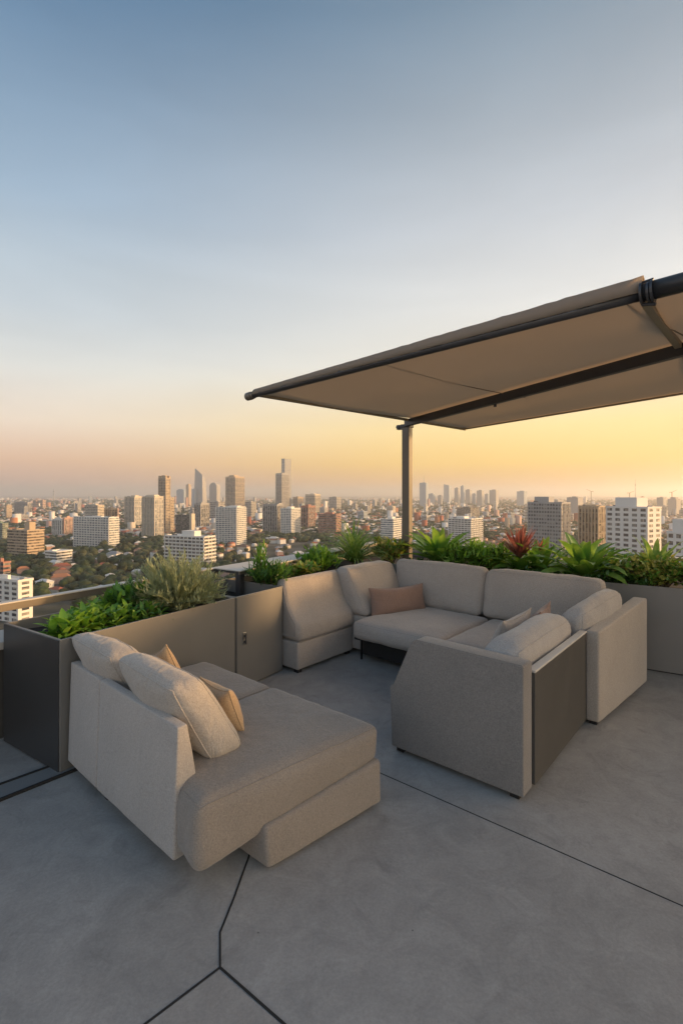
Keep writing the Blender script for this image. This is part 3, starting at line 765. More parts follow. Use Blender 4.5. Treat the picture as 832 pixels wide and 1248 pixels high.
# ---- left planter
def PLp(x, p, dz=0): return W(p, on_left(x, p), ZT-.06+dz)
def leafy(c, n, Rr, H_, ll, lw, mat, label, mat2=None):
    """clump of short stems, each ending in a whorl of broad leaves"""
    e = empty('leafy_plant', c, label, 'plant'); lv = Leaves(); l2 = Leaves(); st = MB()
    for k in range(n):
        az = k*2.39996; rr_ = math.sqrt((k+.5)/n)*Rr
        tip = c+dirv(az, 0)*rr_+Vector((0, 0, H_*(1-.55*(rr_/Rr)**2)*rd(.7, 1.05)))
        st.tube([c+dirv(az, 0)*rr_*.5-Vector((0, 0, .04)), tip], [.005, .003], 5)
        for i in range(9):
            a2 = i*2.39996+k; lean = dirv(az, 0)*.5*rr_/Rr
            (l2 if mat2 and random.random() < .35 else lv).blade(tip-Vector((0, 0, .012*i)), dirv(a2, R(62-6*i+rd(-8, 8)))+lean, ll*rd(.7, 1.15)*(.65+.05*i), lw*rd(.8, 1.15), rd(.5, 1.4), 6, .3, 'lance', rd(-.3, .3))
    lv.build('foliage', mat, e); 
    if mat2: l2.build('young_foliage', mat2, e)
    st.build('stem', M['stem'], e); return e
leafy(PLp(82, -3.26), 12, .12, .09, .17, .052, L['bright'], 'bright green broad leaved plant at the near end of the left planter', L['mid'])
leafy(PLp(106, -3.30), 12, .12, .10, .16, .046, L['bright'], 'bright green leafy plant second from the near end of the left planter', L['mid'])
leafy(PLp(118, -3.46), 16, .16, .12, .12, .045, L['mid'], 'green leafy plant under the hand rail in the left planter', L['bright'])
leafy(PLp(142, -3.24), 16, .15, .12, .115, .036, L['mid'], 'mid green leafy plant in the middle of the left planter', L['bright'])
bush(PLp(160, -3.45), .20, .20, .20, 320, .12, .035, L['mid'], 'mid green pointed leaf shrub left of the silvery bush', stems=24, mat2=L['dark'], up_=.5)
leafy(PLp(176, -3.17), 16, .14, .10, .13, .028, L['mid'], 'dark green plant with narrow pointed leaves at the foot of the silvery bush', L['dark'])
# silvery feathery bush
def feathery(c, label, nst=250, H_=.49, Rr=.42):
    e = empty('silver_bush', c, label, 'shrub'); lv = Leaves(); st = MB()
    for k in range(nst):
        az = k*2.39996; ru = math.sqrt((k+.5)/nst)
        el = R(88-62*ru+rd(-8, 8)); Ls = H_*rd(.72, 1.05)*(1-.25*ru)
        d = dirv(az, el); p = c+dirv(az, 0)*.05*ru; pts = [p-Vector((0, 0, .05))]
        seg = 7
        for i in range(seg):
            p = p+d*Ls/seg; d = (d+Vector((rd(-.1, .1), rd(-.1, .1), -.05*ru-.02))).normalized(); pts.append(p.copy())
            for j in range(7):
                if i == 0: break
                q = pts[-2].lerp(pts[-1], rd(0, 1))
                lv.blade(q, d*.8+dirv(rd(0, 6.28), R(rd(0, 60)))*.8, rd(.035, .07), .0085, .3, 2, .1, 'lance')
        st.tube(pts, [.0035]*len(pts), 4)
    lv.build('foliage', L['silver'], e); st.build('stem', L['silver'], e)
feathery(PLp(216, -3.26, .0), 'big silvery green feathery bush spilling over the left planter')
rosette(PLp(262, -3.1), 16, .10, .16, .02, L['silver'], 'thin trailing silvery herb at the right end of the left planter', el=(0, 50), droop=1.2, shape='grass')
# ---- behind the cabinet and wedge seat
bush(W(-3.18, on_left(330, -3.18), ZT-.1), .22, .22, .30, 620, .12, .018, L['dark'], 'dark green needle leaved bush behind the planter cabinet', stems=26, mat2=L['mid'], up_=.9, shape='grass', droop=.7)
bush(W(-3.28, on_left(318, -3.28), ZT-.1), .09, .09, .50, 90, .10, .02, L['mid'], 'single tall leafy sprig rising behind the dark needle leaved bush', stems=4, up_=1.0, name='sprig', cat='plant')
bush(W(-3.30, on_left(366, -3.30), ZT-.08), .26, .26, .20, 800, .06, .036, L['yellow'], 'low yellow variegated shrub behind the armless corner seat', stems=24, mat2=L['mid'])
bush(W(-3.34, on_left(388, -3.34), ZT-.06), .24, .24, .27, 620, .11, .024, L['mid'], 'loose green shrub just left of the arching grass plant', stems=20, up_=.8)
# arching grass
c = W(-3.33, on_left(431, -3.33), ZT-.02)
e = empty('grass_plant', c, 'arching green grass plant behind the corner of the sofa', 'plant', None)
lv = Leaves()
for i in range(230):
    az = i*2.39996; t = i/230
    lv.blade(c+dirv(az, 0)*.04*(1-t), dirv(az, R(20+65*t+rd(-8, 8))), rd(.45, .70), .021, rd(.9, 1.9), 8, .3, 'grass')
lv.build('foliage', L['grass'], e)
m = MB(); m.tube([c-Vector((0, 0, .06)), c+Vector((0, 0, .04))], .03, 8); m.build('stem', M['stem'], e)
# ---- back planter
def PB(x, q, dz=0): return W(on_back(x, q), q, ZT-.05+dz)
bush(PB(474, 5.72), .30, .24, .36, 900, .055, .032, L['yellow'], 'low yellow green shrub between the grass plant and the awning post', stems=24, mat2=L['mid'])
rosette(PB(535, 5.72, .04), 34, .52, .72, .12, L['broad'], 'large glossy bird nest fern right of the awning post', el=(25, 82), droop=1.0, shape='strap', name='fern')
bush(PB(556, 5.62), .22, .20, .32, 600, .09, .02, L['mid'], 'small soft green fern between the two bushy clumps', stems=20, name='fern', cat='fern')
bush(PB(590, 5.70), .34, .26, .36, 1300, .10, .028, L['mid'], 'bushy fine leaved green shrub right of the large fern', stems=34, mat2=L['bright'])
rosette(PB(633, 5.68, .05), 26, .34, .50, .10, L['mid'], 'dark leaved bromeliad with a tall red flower head', el=(5, 55), droop=1.0, name='bromeliad', heart=(60, .14, .46, .04, L['red']))
rosette(PB(658, 5.75, .05), 26, .42, .58, .09, L['broad'], 'green bromeliad with a small reddish bloom between two larger plants', el=(20, 78), droop=.9, name='bromeliad', heart=(8, .24, .15, .03, L['red']))
rosette(PB(711, 5.66, .05), 30, .56, .76, .125, L['broad'], 'big glossy bromeliad with the broadest leaves behind the right cushions', el=(15, 80), droop=1.15, name='bromeliad')
rosette(PB(737, 5.85, .05), 20, .36, .52, .075, L['mid'], 'smaller green bromeliad just right of the broadest leaved one', el=(10, 75), droop=.9, name='bromeliad')
bush(PB(764, 5.62), .28, .18, .22, 700, .05, .035, L['dark'], 'low dark shrub in the gap of the right planter', stems=22)
rosette(PB(797, 5.80, .08), 26, .42, .60, .065, L['grass'], 'spiky light green plant rising from the shrub at the right edge', el=(25, 84), droop=.8, name='spiky_plant')
bush(PB(800, 5.62), .40, .24, .32, 1700, .055, .034, L['yellow'], 'dense small leaved shrub at the right edge of the back planter', stems=40, mat2=L['mid'])
bush(PB(850, 5.65), .36, .24, .26, 900, .05, .03, L['mid'], 'green shrub cut by the right edge of the picture', stems=34)
for k, x in enumerate((505, 522, 612, 650, 684, 730, 752, 780)):      # filling green at the feet
    bush(PB(x, 5.50 if k % 2 else 5.56), .16, .12, .12, 170, .055, .022, L['dark'], 'low dark ground leaves along the front of the back planter', name='ground_plant', cat='plant', stems=10, group='ground leaves along the back planter')

# ================================================================ CITY
def cm(name, col, rough=.7, spec=.3, metal=0):
    return plain(name, col, rough, metal, .06, .05, spec=spec)
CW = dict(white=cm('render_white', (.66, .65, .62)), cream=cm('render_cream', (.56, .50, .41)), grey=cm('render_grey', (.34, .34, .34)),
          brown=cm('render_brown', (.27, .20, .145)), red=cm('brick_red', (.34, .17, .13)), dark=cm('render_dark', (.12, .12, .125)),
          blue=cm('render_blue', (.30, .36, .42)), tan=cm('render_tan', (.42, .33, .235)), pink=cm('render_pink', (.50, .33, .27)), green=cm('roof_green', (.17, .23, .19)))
def glazing(name, c1, c2):
    m, nt, out = new_mat(name)
    b = nd(nt, 'ShaderNodeBsdfPrincipled'); b.inputs['Specular IOR Level'].default_value = .6
    g_ = nd(nt, 'ShaderNodeNewGeometry')
    sn = nd(nt, 'ShaderNodeVectorMath', operation='SNAP'); sn.inputs[1].default_value = (3.1, 3.1, 3.4); lk(nt, g_.outputs['Position'], sn.inputs[0])
    wn_ = nd(nt, 'ShaderNodeTexWhiteNoise', noise_dimensions='3D'); lk(nt, sn.outputs[0], wn_.inputs['Vector'])
    pw_ = nd(nt, 'ShaderNodeMath', operation='POWER'); pw_.inputs[1].default_value = 2.2; lk(nt, wn_.outputs['Value'], pw_.inputs[0])
    mx = nd(nt, 'ShaderNodeMix', data_type='RGBA'); mx.inputs['A'].default_value = c4(c1); mx.inputs['B'].default_value = c4(c2)
    lk(nt, pw_.outputs[0], mx.inputs['Factor']); lk(nt, mx.outputs['Result'], b.inputs['Base Color'])
    mr = nd(nt, 'ShaderNodeMapRange'); mr.inputs['To Min'].default_value = .12; mr.inputs['To Max'].default_value = .4
    lk(nt, wn_.outputs['Value'], mr.inputs['Value']); lk(nt, mr.outputs['Result'], b.inputs['Roughness'])
    lk(nt, b.outputs['BSDF'], out.inputs['Surface']); return m
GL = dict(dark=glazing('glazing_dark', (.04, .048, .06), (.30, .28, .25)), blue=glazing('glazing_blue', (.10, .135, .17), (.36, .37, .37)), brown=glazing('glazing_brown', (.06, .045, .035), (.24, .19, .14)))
def unit_cube(name, mat):
    m = MB(); m.box(0, 1, 0, 1, 0, 1)
    me = bpy.data.meshes.new(name); me.from_pydata([tuple(v) for v in m.v], [], m.f); me.materials.append(mat); me.update(); return me
CUBE = {}
def cube(name, mat, parent, lo, hi, label=None):
    k = (name, mat.name)
    if k not in CUBE: CUBE[k] = unit_cube(name, mat)
    o = bpy.data.objects.new(name, CUBE[k]); C.objects.link(o); o.parent = parent
    o.location = lo; o.scale = [hi[i]-lo[i] for i in range(3)]
    if label: o['label'] = label
    return o
FOOT = []
def tower(label, x0, xs, x1, yt, yb, style, wall, glass='dark', floors=None, yaw=None, piers=6, pod=None, spire=None, slant=0, dome=0, cat='building', name='tower_block', group=None, crown=None):
    Y = F*(EYE-GROUND)/(yb-HZ); Xc = (xs-416)/F*Y
    Hh = (HZ-yt)/F*Y+EYE-GROUND
    t0, t1 = (x0-416)/F, (x1-416)/F
    th = yaw if yaw is not None else max(R(22), math.atan(max(t1, 0))+R(24))
    sR = (math.sin(th), math.cos(th)); sL = (-math.cos(th), math.sin(th))
    LR = (t1*Y-Xc)/(sR[0]-t1*sR[1]) if (x1 > xs) else 12
    LL = (t0*Y-Xc)/(sL[0]-t0*sL[1])
    LR = max(6, min(LR, 70)); LL = max(6, min(LL, 90))
    e = empty(name, (Xc, Y, GROUND), label, cat, group, rz=math.pi/2-th)
    FOOT.append((Xc+(sR[0]*LR+sL[0]*LL)/2, Y+(sR[1]*LR+sL[1]*LL)/2, .55*math.hypot(LR, LL)+6))
    wm = CW[wall]; gm = GL[glass]
    hpx = Hh/Y*F
    n = floors or int(Hh/3.5); n = max(3, min(n, int(hpx/1.9), 60))
    fh = Hh/n
    if slant or dome:
        Hw = Hh-abs(slant)-dome
        m = MB(); zz = [Hw+abs(slant), Hw+abs(slant)*.75, Hw, Hw+abs(slant)*.2] if slant > 0 else [Hw, Hw, Hw+abs(slant), Hw+abs(slant)]
        if slant > 0: zz = [Hw+slant*.42, Hw, Hw+slant*.55, Hw+slant]
        tp = .10 if slant > 40 else 0
        m.v = [Vector(p) for p in [(0, 0, 0), (LR, 0, 0), (LR, LL, 0), (0, LL, 0), (LR*tp, LL*tp, zz[0]), (LR*(1-tp), LL*tp, zz[1]), (LR*(1-tp), LL*(1-tp), zz[2]), (LR*tp, LL*(1-tp), zz[3])]]
        m.f = [(3, 2, 1, 0), (4, 5, 6, 7), (0, 1, 5, 4), (1, 2, 6, 5), (2, 3, 7, 6), (3, 0, 4, 7)]
        m.build('wall', wm, e, local=True)
        if dome:
            d = MB(); k = 12; vs = []
            for i in range(k+1):
                a = math.pi*i/k; y_ = LL/2-math.cos(a)*LL/2; z_ = Hw+math.sin(a)*dome
                vs += [Vector((0, y_, z_)), Vector((LR, y_, z_))]
            d.v = vs; d.f = [(2*i, 2*i+1, 2*i+3, 2*i+2) for i in range(k)]+[tuple(2*i for i in range(k+1)), tuple(2*i+1 for i in reversed(range(k+1)))]
            d.build('vaulted_roof', wm, e, local=True)
    else:
        Hw = Hh
        cube('wall', wm, e, (0, 0, 0), (LR, LL, Hh))
    far = hpx/n < 1.2
    d = .25
    def ring(z0, z1, nm, mt, out):
        cube(nm, mt, e, (-out, -out, z0), (LR+out, LL+out, z1))
    nf = int(Hw/fh)
    first = max(0, nf-45)
    if style in ('bands', 'grid', 'balcony'):
        for i in range(first, nf):
            z = i*fh; ring(z+fh*.32, z+fh*.84, 'window_band', gm, d)
        if style == 'balcony':
            for i in range(first, nf): ring(i*fh-.1, i*fh+fh*.26, 'balcony', wm, 1.3)
    if style == 'piers':
        ring(fh, Hw-fh*.8, 'glazing', gm, d)
        for i in range(max(1, first), nf-1, 3): ring(i*fh, i*fh+fh*.2, 'floor_band', wm, d+.1)
    if style in ('grid', 'piers', 'balcony'):
        k1 = max(2, min(16, int(LL/F*F/ (piers if piers else 6)))); k2 = max(1, int(k1*LR/LL))
        pw = .9 if style == 'grid' else 1.3 if style == 'piers' else .7
        for i in range(k1+1):
            y = i*(LL-pw)/k1; cube('pier', wm, e, ({'grid': -.7, 'piers': -2.0}.get(style, -1.25), y, 0), (-d-.05, y+pw, Hw-.5))
        for i in range(1, k2+1):
            x = i*(LR-pw)/max(1, k2); cube('pier', wm, e, (x, -.7, 0), (x+pw, -d-.05, Hw-.5))
    if style == 'windows':
        fr = min(n, 14); zs = [Hh-(i+1)*fh for i in range(fr)]
        cl = max(2, min(5, int(LL/5))); cr = max(1, min(2, int(LR/6)))
        for z in zs:
            for j in range(cl):
                y0 = (j+.22)*LL/cl; y1 = (j+.80)*LL/cl
                cube('window', gm, e, (-.12, y0, z+fh*.28), (.05, y1, z+fh*.82))
                cube('sill', wm, e, (-.5, y0-.2, z+fh*.14), (-.13, y1+.2, z+fh*.26)) if cl*fr <= 40 else None
            for j in range(cr):
                x0_ = (j+.25)*LR/cr; x1_ = (j+.75)*LR/cr
                cube('window', gm, e, (x0_, -.12, z+fh*.28), (x1_, .05, z+fh*.82))
    # roof: parapet, plant room
    if not (slant or dome):
        ph = min(2.2, fh*.7)
        pm = MB()
        for (a, b, c_, d_) in ((-.4, LR+.4, -.4, .1), (-.4, LR+.4, LL-.1, LL+.4), (-.4, .1, .1, LL-.1), (LR-.1, LR+.4, .1, LL-.1)):
            pm.box(a, b, c_, d_, Hh-.6, Hh+ph*.5)
        pm.build('parapet', wm, e, local=True)
        if pod is None: pod = (.3, .7, .3, .7, 4)
        if pod:
            cube('plant_room', wm if wall != 'white' else CW['grey'] if len(pod) > 5 else wm, e, (LR*pod[0], LL*pod[2], Hh), (LR*pod[1], LL*pod[3], Hh+pod[4]))
            if hpx > 25:
                cube('roof_unit', CW['dark'], e, (LR*.12, LL*.75, Hh), (LR*.25, LL*.86, Hh+2.2)); cube('roof_unit', CW['grey'], e, (LR*.6, LL*.08, Hh), (LR*.8, LL*.2, Hh+1.6))
    if crown:
        for (a, b, c_, d_, z0, z1) in crown: cube('crown', wm, e, (LR*a, LL*c_, Hh+z0), (LR*b, LL*d_, Hh+z1))
    if spire:
        m = MB(); m.tube([(LR*.5, LL*spire[1], Hw-2), (LR*.5, LL*spire[1], Hh+spire[0])], [spire[0]*.03+.5, .25], 6); m.build('spire', CW['grey'], e, local=True)
    return e

T = tower
# left group
T('brown banded office block with a round roof pod at the far left', 9, 33, 54, 647, 679, 'bands', 'tan', 'brown', 9, pod=(.25, .6, .1, .35, 12))
T('wide white apartment slab with gridded balconies near the left', 90, 133, 144.5, 631, 669, 'balcony', 'white', 'blue', 13, pod=(.3, .6, .3, .6, 2))
T('cream block rising directly behind the wide white slab', 103, 119, 127, 616, 645, 'bands', 'cream', 'dark', 16)
T('small tan block right of the cream one behind the white slab', 127, 136, 143, 620, 643, 'piers', 'tan', 'brown', 12)
T('pale striped half of the pair of blocks left of the white slab', 64, 76, 79, 633, 655, 'piers', 'white', 'dark', 11)
T('pink lit half of the pair of blocks left of the white slab', 78, 79.5, 89, 631.5, 655, 'piers', 'pink', 'dark', 11)
T('cream twin tower left of the wider fluted tower', 152, 164.5, 177, 605.5, 643, 'piers', 'cream', 'blue', 30, piers=5)
T('fluted cream tower in front of the slim tall tower', 173.5, 189, 199, 605.5, 657, 'piers', 'cream', 'blue', 30, piers=4, pod=(.2, .8, .2, .8, 4))
T('slim tall tan tower with a castellated crown', 193, 202, 207.5, 583, 652, 'grid', 'tan', 'dark', 48, pod=(.2, .8, .3, .7, 7), crown=[(0, .25, 0, .25, 0, 6), (0, .25, .75, 1, 0, 6), (.75, 1, 0, .25, 0, 6)])
T('lower tan block attached right of the slim tall tower', 199, 207, 212.5, 607, 650, 'bands', 'tan', 'dark', 26)
T('low grey slab group in the hazy far left distance', 16, 34, 38, 612, 627, 'piers', 'grey', 'dark', 10)
T('small pink lit block right of the hazy grey slab', 40, 44, 47, 610, 620, 'bands', 'pink', 'dark', 8)
T('second small pink lit block in the far left haze', 49, 52, 56, 610, 620, 'bands', 'pink', 'dark', 8)
T('small white apartment house below the wide white slab', 55, 69, 88, 673, 687, 'bands', 'white', 'dark', 4, pod=(.1, .4, .5, .8, 2))
T('brick red block cut by the left edge of the picture', -14, 4, 13, 686, 706, 'bands', 'red', 'dark', 4)
T('greenish grey block at the far left edge', -12, 3, 10, 638, 660, 'bands', 'green', 'dark', 9)
T('white apartment block with green flat roof below the left rail', -22, 22, 40, 709, 760, 'windows', 'white', 'dark', 8, pod=(.3, .5, .4, .6, 3))
e = T('white stepped block with curved balconies behind the silvery bush', 201, 249, 262, 655, 690, 'balcony', 'white', 'dark', 8, pod=(.2, .8, .30, .62, 7))
T('dark office block with a gold lit stair tower', 214, 231, 233, 628, 654, 'bands', 'dark', 'dark', 14, pod=False)
T('round gold lit stair tower of cream render behind the white stepped block', 231.5, 233.5, 237.5, 627, 654.5, 'plain', 'cream', 'dark', 14, pod=(.1, .9, .1, .9, 2), name='stair_tower')
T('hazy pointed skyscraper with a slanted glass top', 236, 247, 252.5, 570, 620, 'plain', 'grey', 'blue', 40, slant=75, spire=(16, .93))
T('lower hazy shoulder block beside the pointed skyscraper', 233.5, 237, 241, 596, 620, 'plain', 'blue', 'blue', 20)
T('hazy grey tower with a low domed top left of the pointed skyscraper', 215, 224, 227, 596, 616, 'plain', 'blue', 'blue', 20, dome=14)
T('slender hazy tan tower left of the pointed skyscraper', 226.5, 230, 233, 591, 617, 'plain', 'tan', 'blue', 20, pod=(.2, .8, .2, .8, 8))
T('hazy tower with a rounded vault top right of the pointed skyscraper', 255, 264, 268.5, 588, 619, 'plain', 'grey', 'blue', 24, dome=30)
T('gold lit office tower with a flat crown', 275, 287, 298.6, 581, 626, 'piers', 'tan', 'dark', 36, piers=7, pod=(.15, .7, .3, .8, 8))
T('white gridded apartment tower with gold lit right side', 263, 288.5, 299.5, 618.5, 664, 'balcony', 'white', 'blue', 19, pod=(.3, .7, .1, .5, 3))
T('dark mid rise block between the white stepped block and the hazy towers', 237, 245, 255, 614, 645, 'piers', 'grey', 'dark', 16)
T('low grey block under the rounded vault tower', 256, 266, 274, 612, 634, 'bands', 'grey', 'dark', 10)
T('tallest flat topped dark glass tower', 343, 347, 354.6, 559, 622, 'grid', 'grey', 'blue', 50, pod=False)
T('fluted grey tower standing against the tallest tower', 336, 343.5, 353, 577, 624, 'piers', 'grey', 'dark', 40, piers=5)
T('grey ribbed block in front of the tallest towers', 320.5, 338, 344, 615, 651, 'piers', 'grey', 'dark', 17, pod=(.3, 1, .0, .3, 3))
T('pale blue glazed block with gold lit side beside the ribbed block', 342, 355, 366, 620, 653, 'grid', 'white', 'blue', 16)
T('narrow red brick tower right of the pale glazed block', 366.5, 376, 384, 617, 646, 'piers', 'red', 'dark', 14)
T('hazy cream block right of the tallest towers', 372, 384, 390.6, 602.5, 626, 'piers', 'cream', 'dark', 16)
T('brown red brick slab block right of the red tower', 387.7, 409.5, 415.6, 627, 652, 'bands', 'red', 'dark', 12)
T('small hazy grey block above the brown red slab', 401, 410, 415.6, 606, 622, 'bands', 'grey', 'dark', 10)
T('small hazy tan block behind the pale glazed block', 357, 363, 370, 606, 622, 'piers', 'tan', 'dark', 10)
T('hazy slab between the gold tower and the ribbed block', 299, 306, 312, 612, 632, 'bands', 'grey', 'dark', 10)
# right of the post
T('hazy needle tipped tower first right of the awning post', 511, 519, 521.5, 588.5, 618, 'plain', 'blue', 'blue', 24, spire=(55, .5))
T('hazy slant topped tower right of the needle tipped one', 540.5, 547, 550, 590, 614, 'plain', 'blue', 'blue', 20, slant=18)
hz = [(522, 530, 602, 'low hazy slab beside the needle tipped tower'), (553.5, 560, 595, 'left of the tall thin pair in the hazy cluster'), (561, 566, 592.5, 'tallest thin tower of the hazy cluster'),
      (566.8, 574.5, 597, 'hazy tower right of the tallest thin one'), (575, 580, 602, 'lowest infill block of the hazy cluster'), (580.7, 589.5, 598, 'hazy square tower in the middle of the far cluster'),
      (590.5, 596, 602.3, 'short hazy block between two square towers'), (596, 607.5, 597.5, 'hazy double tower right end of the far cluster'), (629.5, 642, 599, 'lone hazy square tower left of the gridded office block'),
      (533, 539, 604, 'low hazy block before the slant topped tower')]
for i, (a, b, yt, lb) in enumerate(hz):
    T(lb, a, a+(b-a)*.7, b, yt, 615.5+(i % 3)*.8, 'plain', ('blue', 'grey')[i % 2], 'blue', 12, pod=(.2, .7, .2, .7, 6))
T('blue white apartment block low beside the awning post', 464, 479, 489, 633, 660, 'bands', 'white', 'blue', 10)
T('white striped apartment block with gold lit side above the fern', 546, 574, 588, 633, 667, 'grid', 'white', 'dark', 13, pod=(.2, .6, .4, .8, 4))
T('dark hazy block behind the white striped apartment block', 556.5, 573, 584.5, 619, 634, 'bands', 'dark', 'dark', 8)
T('large grey gridded office block with a pale roof pod', 643, 684, 694.5, 613.5, 705, 'grid', 'grey', 'dark', 20, piers=3, pod=(.2, .8, .42, .85, 7))
T('hazy slab tower behind the gap between the grey blocks', 690.5, 704, 710.5, 606.5, 634, 'plain', 'grey', 'dark', 18)
T('brown ribbed block between the grey gridded and white gridded blocks', 705, 730, 738, 617.5, 692, 'piers', 'tan', 'brown', 18, piers=4, pod=(.2, .8, .2, .8, 2))
T('large white block with a deep window grid and boxy roof storey', 738, 789, 805.5, 619, 715, 'windows', 'white', 'dark', 15, pod=(.1, .9, .28, .80, 10))
T('white block cut by the right edge of the picture', 812.6, 862, 880, 652, 735, 'windows', 'white', 'dark', 9, pod=(.1, .8, .3, .9, 12))
T('hazy broad block behind the white gridded block', 800, 808, 812, 606.5, 627, 'plain', 'grey', 'dark', 14)
T('hazy stepped block at the right edge', 813.5, 824, 829, 608.5, 628, 'plain', 'grey', 'dark', 14, pod=(.2, .8, .2, .8, 9))
T('far hazy slab left of the cranes', 668, 680, 690, 609.5, 622, 'plain', 'grey', 'dark', 10)
# chimney-like mast
def mast(x, yt, yb, w_, label, name='mast'):
    Y = F*(EYE-GROUND)/(yb-HZ); Hh = (HZ-yt)/F*Y+EYE-GROUND; X = (x-416)/F*Y
    e = empty(name, (X, Y, GROUND), label, name)
    m = MB(); m.tube([(0, 0, 0), (0, 0, Hh*.75), (0, 0, Hh)], [w_, w_*.8, w_*.4], 8); m.build('shaft', CW['grey'], e, local=True)
    m = MB(); m.tube([(0, 0, Hh*.8), (0, 0, Hh*.83)], [w_*1.5]*2, 8); m.build('platform', CW['dark'], e, local=True)
mast(65.5, 596, 612, 5, 'lone hazy chimney on the far left horizon', 'chimney')
mast(774, 584, 622, 1.3, 'thin aerial mast behind the white gridded block')
def crane(x, yt, yb, label, flip=1):
    Y = F*(EYE-GROUND)/(yb-HZ); Hh = (HZ-yt)/F*Y+EYE-GROUND; X = (x-416)/F*Y
    e = empty('tower_crane', (X, Y, GROUND), label, 'crane', 'cranes on the right skyline')
    m = MB(); m.box(-1.2, 1.2, -1.2, 1.2, 0, Hh*.93); m.build('mast', CW['brown'], e, local=True)
    m = MB(); m.tube([(0, 0, Hh*.93), (flip*-26, 0, Hh+4)], [1.0, .6], 5); m.build('jib', CW['brown'], e, local=True)
    m = MB(); m.tube([(0, 0, Hh*.93), (flip*12, 0, Hh*.93)], 1.1, 5); m.box(flip*10-2, flip*10+2, -1.5, 1.5, Hh*.91, Hh*.93); m.build('counter_jib', CW['brown'], e, local=True)
crane(720, 597, 622, 'tower crane with raised jib left of the brown ribbed block'); crane(767, 599, 623, 'crane tip just above the white gridded block', -1); crane(818.5, 598, 624, 'tower crane on the right edge of the skyline', -1)

# ---- houses
def clear(x, y, r=8):
    for (fx, fy, fr) in FOOT:
        if (x-fx)**2+(y-fy)**2 < (fr+r)**2: return False
    return True
roofs = dict(red=cm('roof_tile_red', (.34, .115, .07)), orange=cm('roof_tile_orange', (.42, .19, .10)), white=cm('roof_white', (.62, .61, .59)), grey=cm('roof_grey', (.28, .28, .29)), brown=cm('roof_brown', (.20, .13, .10)))
walls = [CW['white'], CW['cream'], CW['pink']]
def house_parts(w_, d_, h_, rh):
    wv = MB(); wv.box(-w_/2, w_/2, -d_/2, d_/2, 0, h_)
    rf = MB(); o_ = .6
    b = [(-w_/2-o_, -d_/2-o_, h_), (w_/2+o_, -d_/2-o_, h_), (w_/2+o_, d_/2+o_, h_), (-w_/2-o_, d_/2+o_, h_)]
    rf.v = [Vector(p) for p in b]+[Vector((-w_/2+d_*.35, 0, h_+rh)), Vector((w_/2-d_*.35, 0, h_+rh))]
    rf.f = [(3, 2, 1, 0), (0, 1, 5, 4), (2, 3, 4, 5), (1, 2, 5), (3, 0, 4)]
    return wv, rf
dims = [(14, 9, 6, 3), (11, 9, 4, 2.6), (18, 11, 7, 3.2), (12, 10, 8, 2.2)]
HP = {}
def mesh_from(m, name, mat):
    me = bpy.data.meshes.new(name); me.from_pydata([tuple(v) for v in m.v], [], m.f); me.materials.append(mat); me.update(); return me
for di, dm in enumerate(dims):
    wv, rf = house_parts(*dm)
    wn = MB()
    for k in range(3):
        x = -dm[0]/2+dm[0]*(k+.5)/3; wn.box(x-.8, x+.8, -dm[1]/2-.08, dm[1]/2+.08, 1.4, 2.8)
        if dm[2] > 5: wn.box(x-.8, x+.8, -dm[1]/2-.08, dm[1]/2+.08, 4.2, 5.4)
    for wi, wm_ in enumerate(walls): HP[('w', di, wi)] = mesh_from(wv, 'wall', wm_)
    for rn, rm in roofs.items(): HP[('r', di, rn)] = mesh_from(rf, 'roof', rm)
    HP[('n', di)] = mesh_from(wn, 'windows', GL['dark'])
def zone(x, y):
    t = x/y
    side = 'left of the slim tower' if t < -.36 else 'left of the brick slab' if t < -.02 else 'left of the grey office' if t < .4 else 'near the white office'
    dist = 'nearest trees' if y < 650 else 'middle trees' if y < 900 else 'farther trees'
    return side, dist
rng = random.Random(11)
cols = ['red', 'orange', 'white', 'grey', 'white', 'red', 'brown', 'white']
hs = []; tries = 0
while len(hs) < 290 and tries < 20000:
    tries += 1
    y = math.sqrt(rng.uniform(400**2, 1180**2)); x = y*rng.uniform(-.74, .74)
    if x/y > .1 and y < 620: continue
    cl = noise.noise(Vector((x*.006, y*.006, 3)))
    if cl < -.2 or not clear(x, y, 12): continue
    if any((x-a)**2+(y-b)**2 < 17**2 for a, b in hs): continue
    hs.append((x, y))
    di = rng.randrange(4); rn = rng.choice(cols); sd, ds = zone(x, y)
    lb = f'low {rn} roofed house, {ds} {sd}'
    e = empty('house', (x, y, GROUND), lb, 'house', f'{rn} roofed houses among the {ds} {sd}', rng.choice([.3, .3+math.pi/2, .75, -.4])+rng.uniform(-.12, .12))
    sc = rng.uniform(.65, 1.05); e.scale = (sc, sc, sc)
    for nm, me in (('wall', HP[('w', di, rng.randrange(3))]), ('roof', HP[('r', di, rn)])):
        o = bpy.data.objects.new(nm, me); C.objects.link(o); o.parent = e
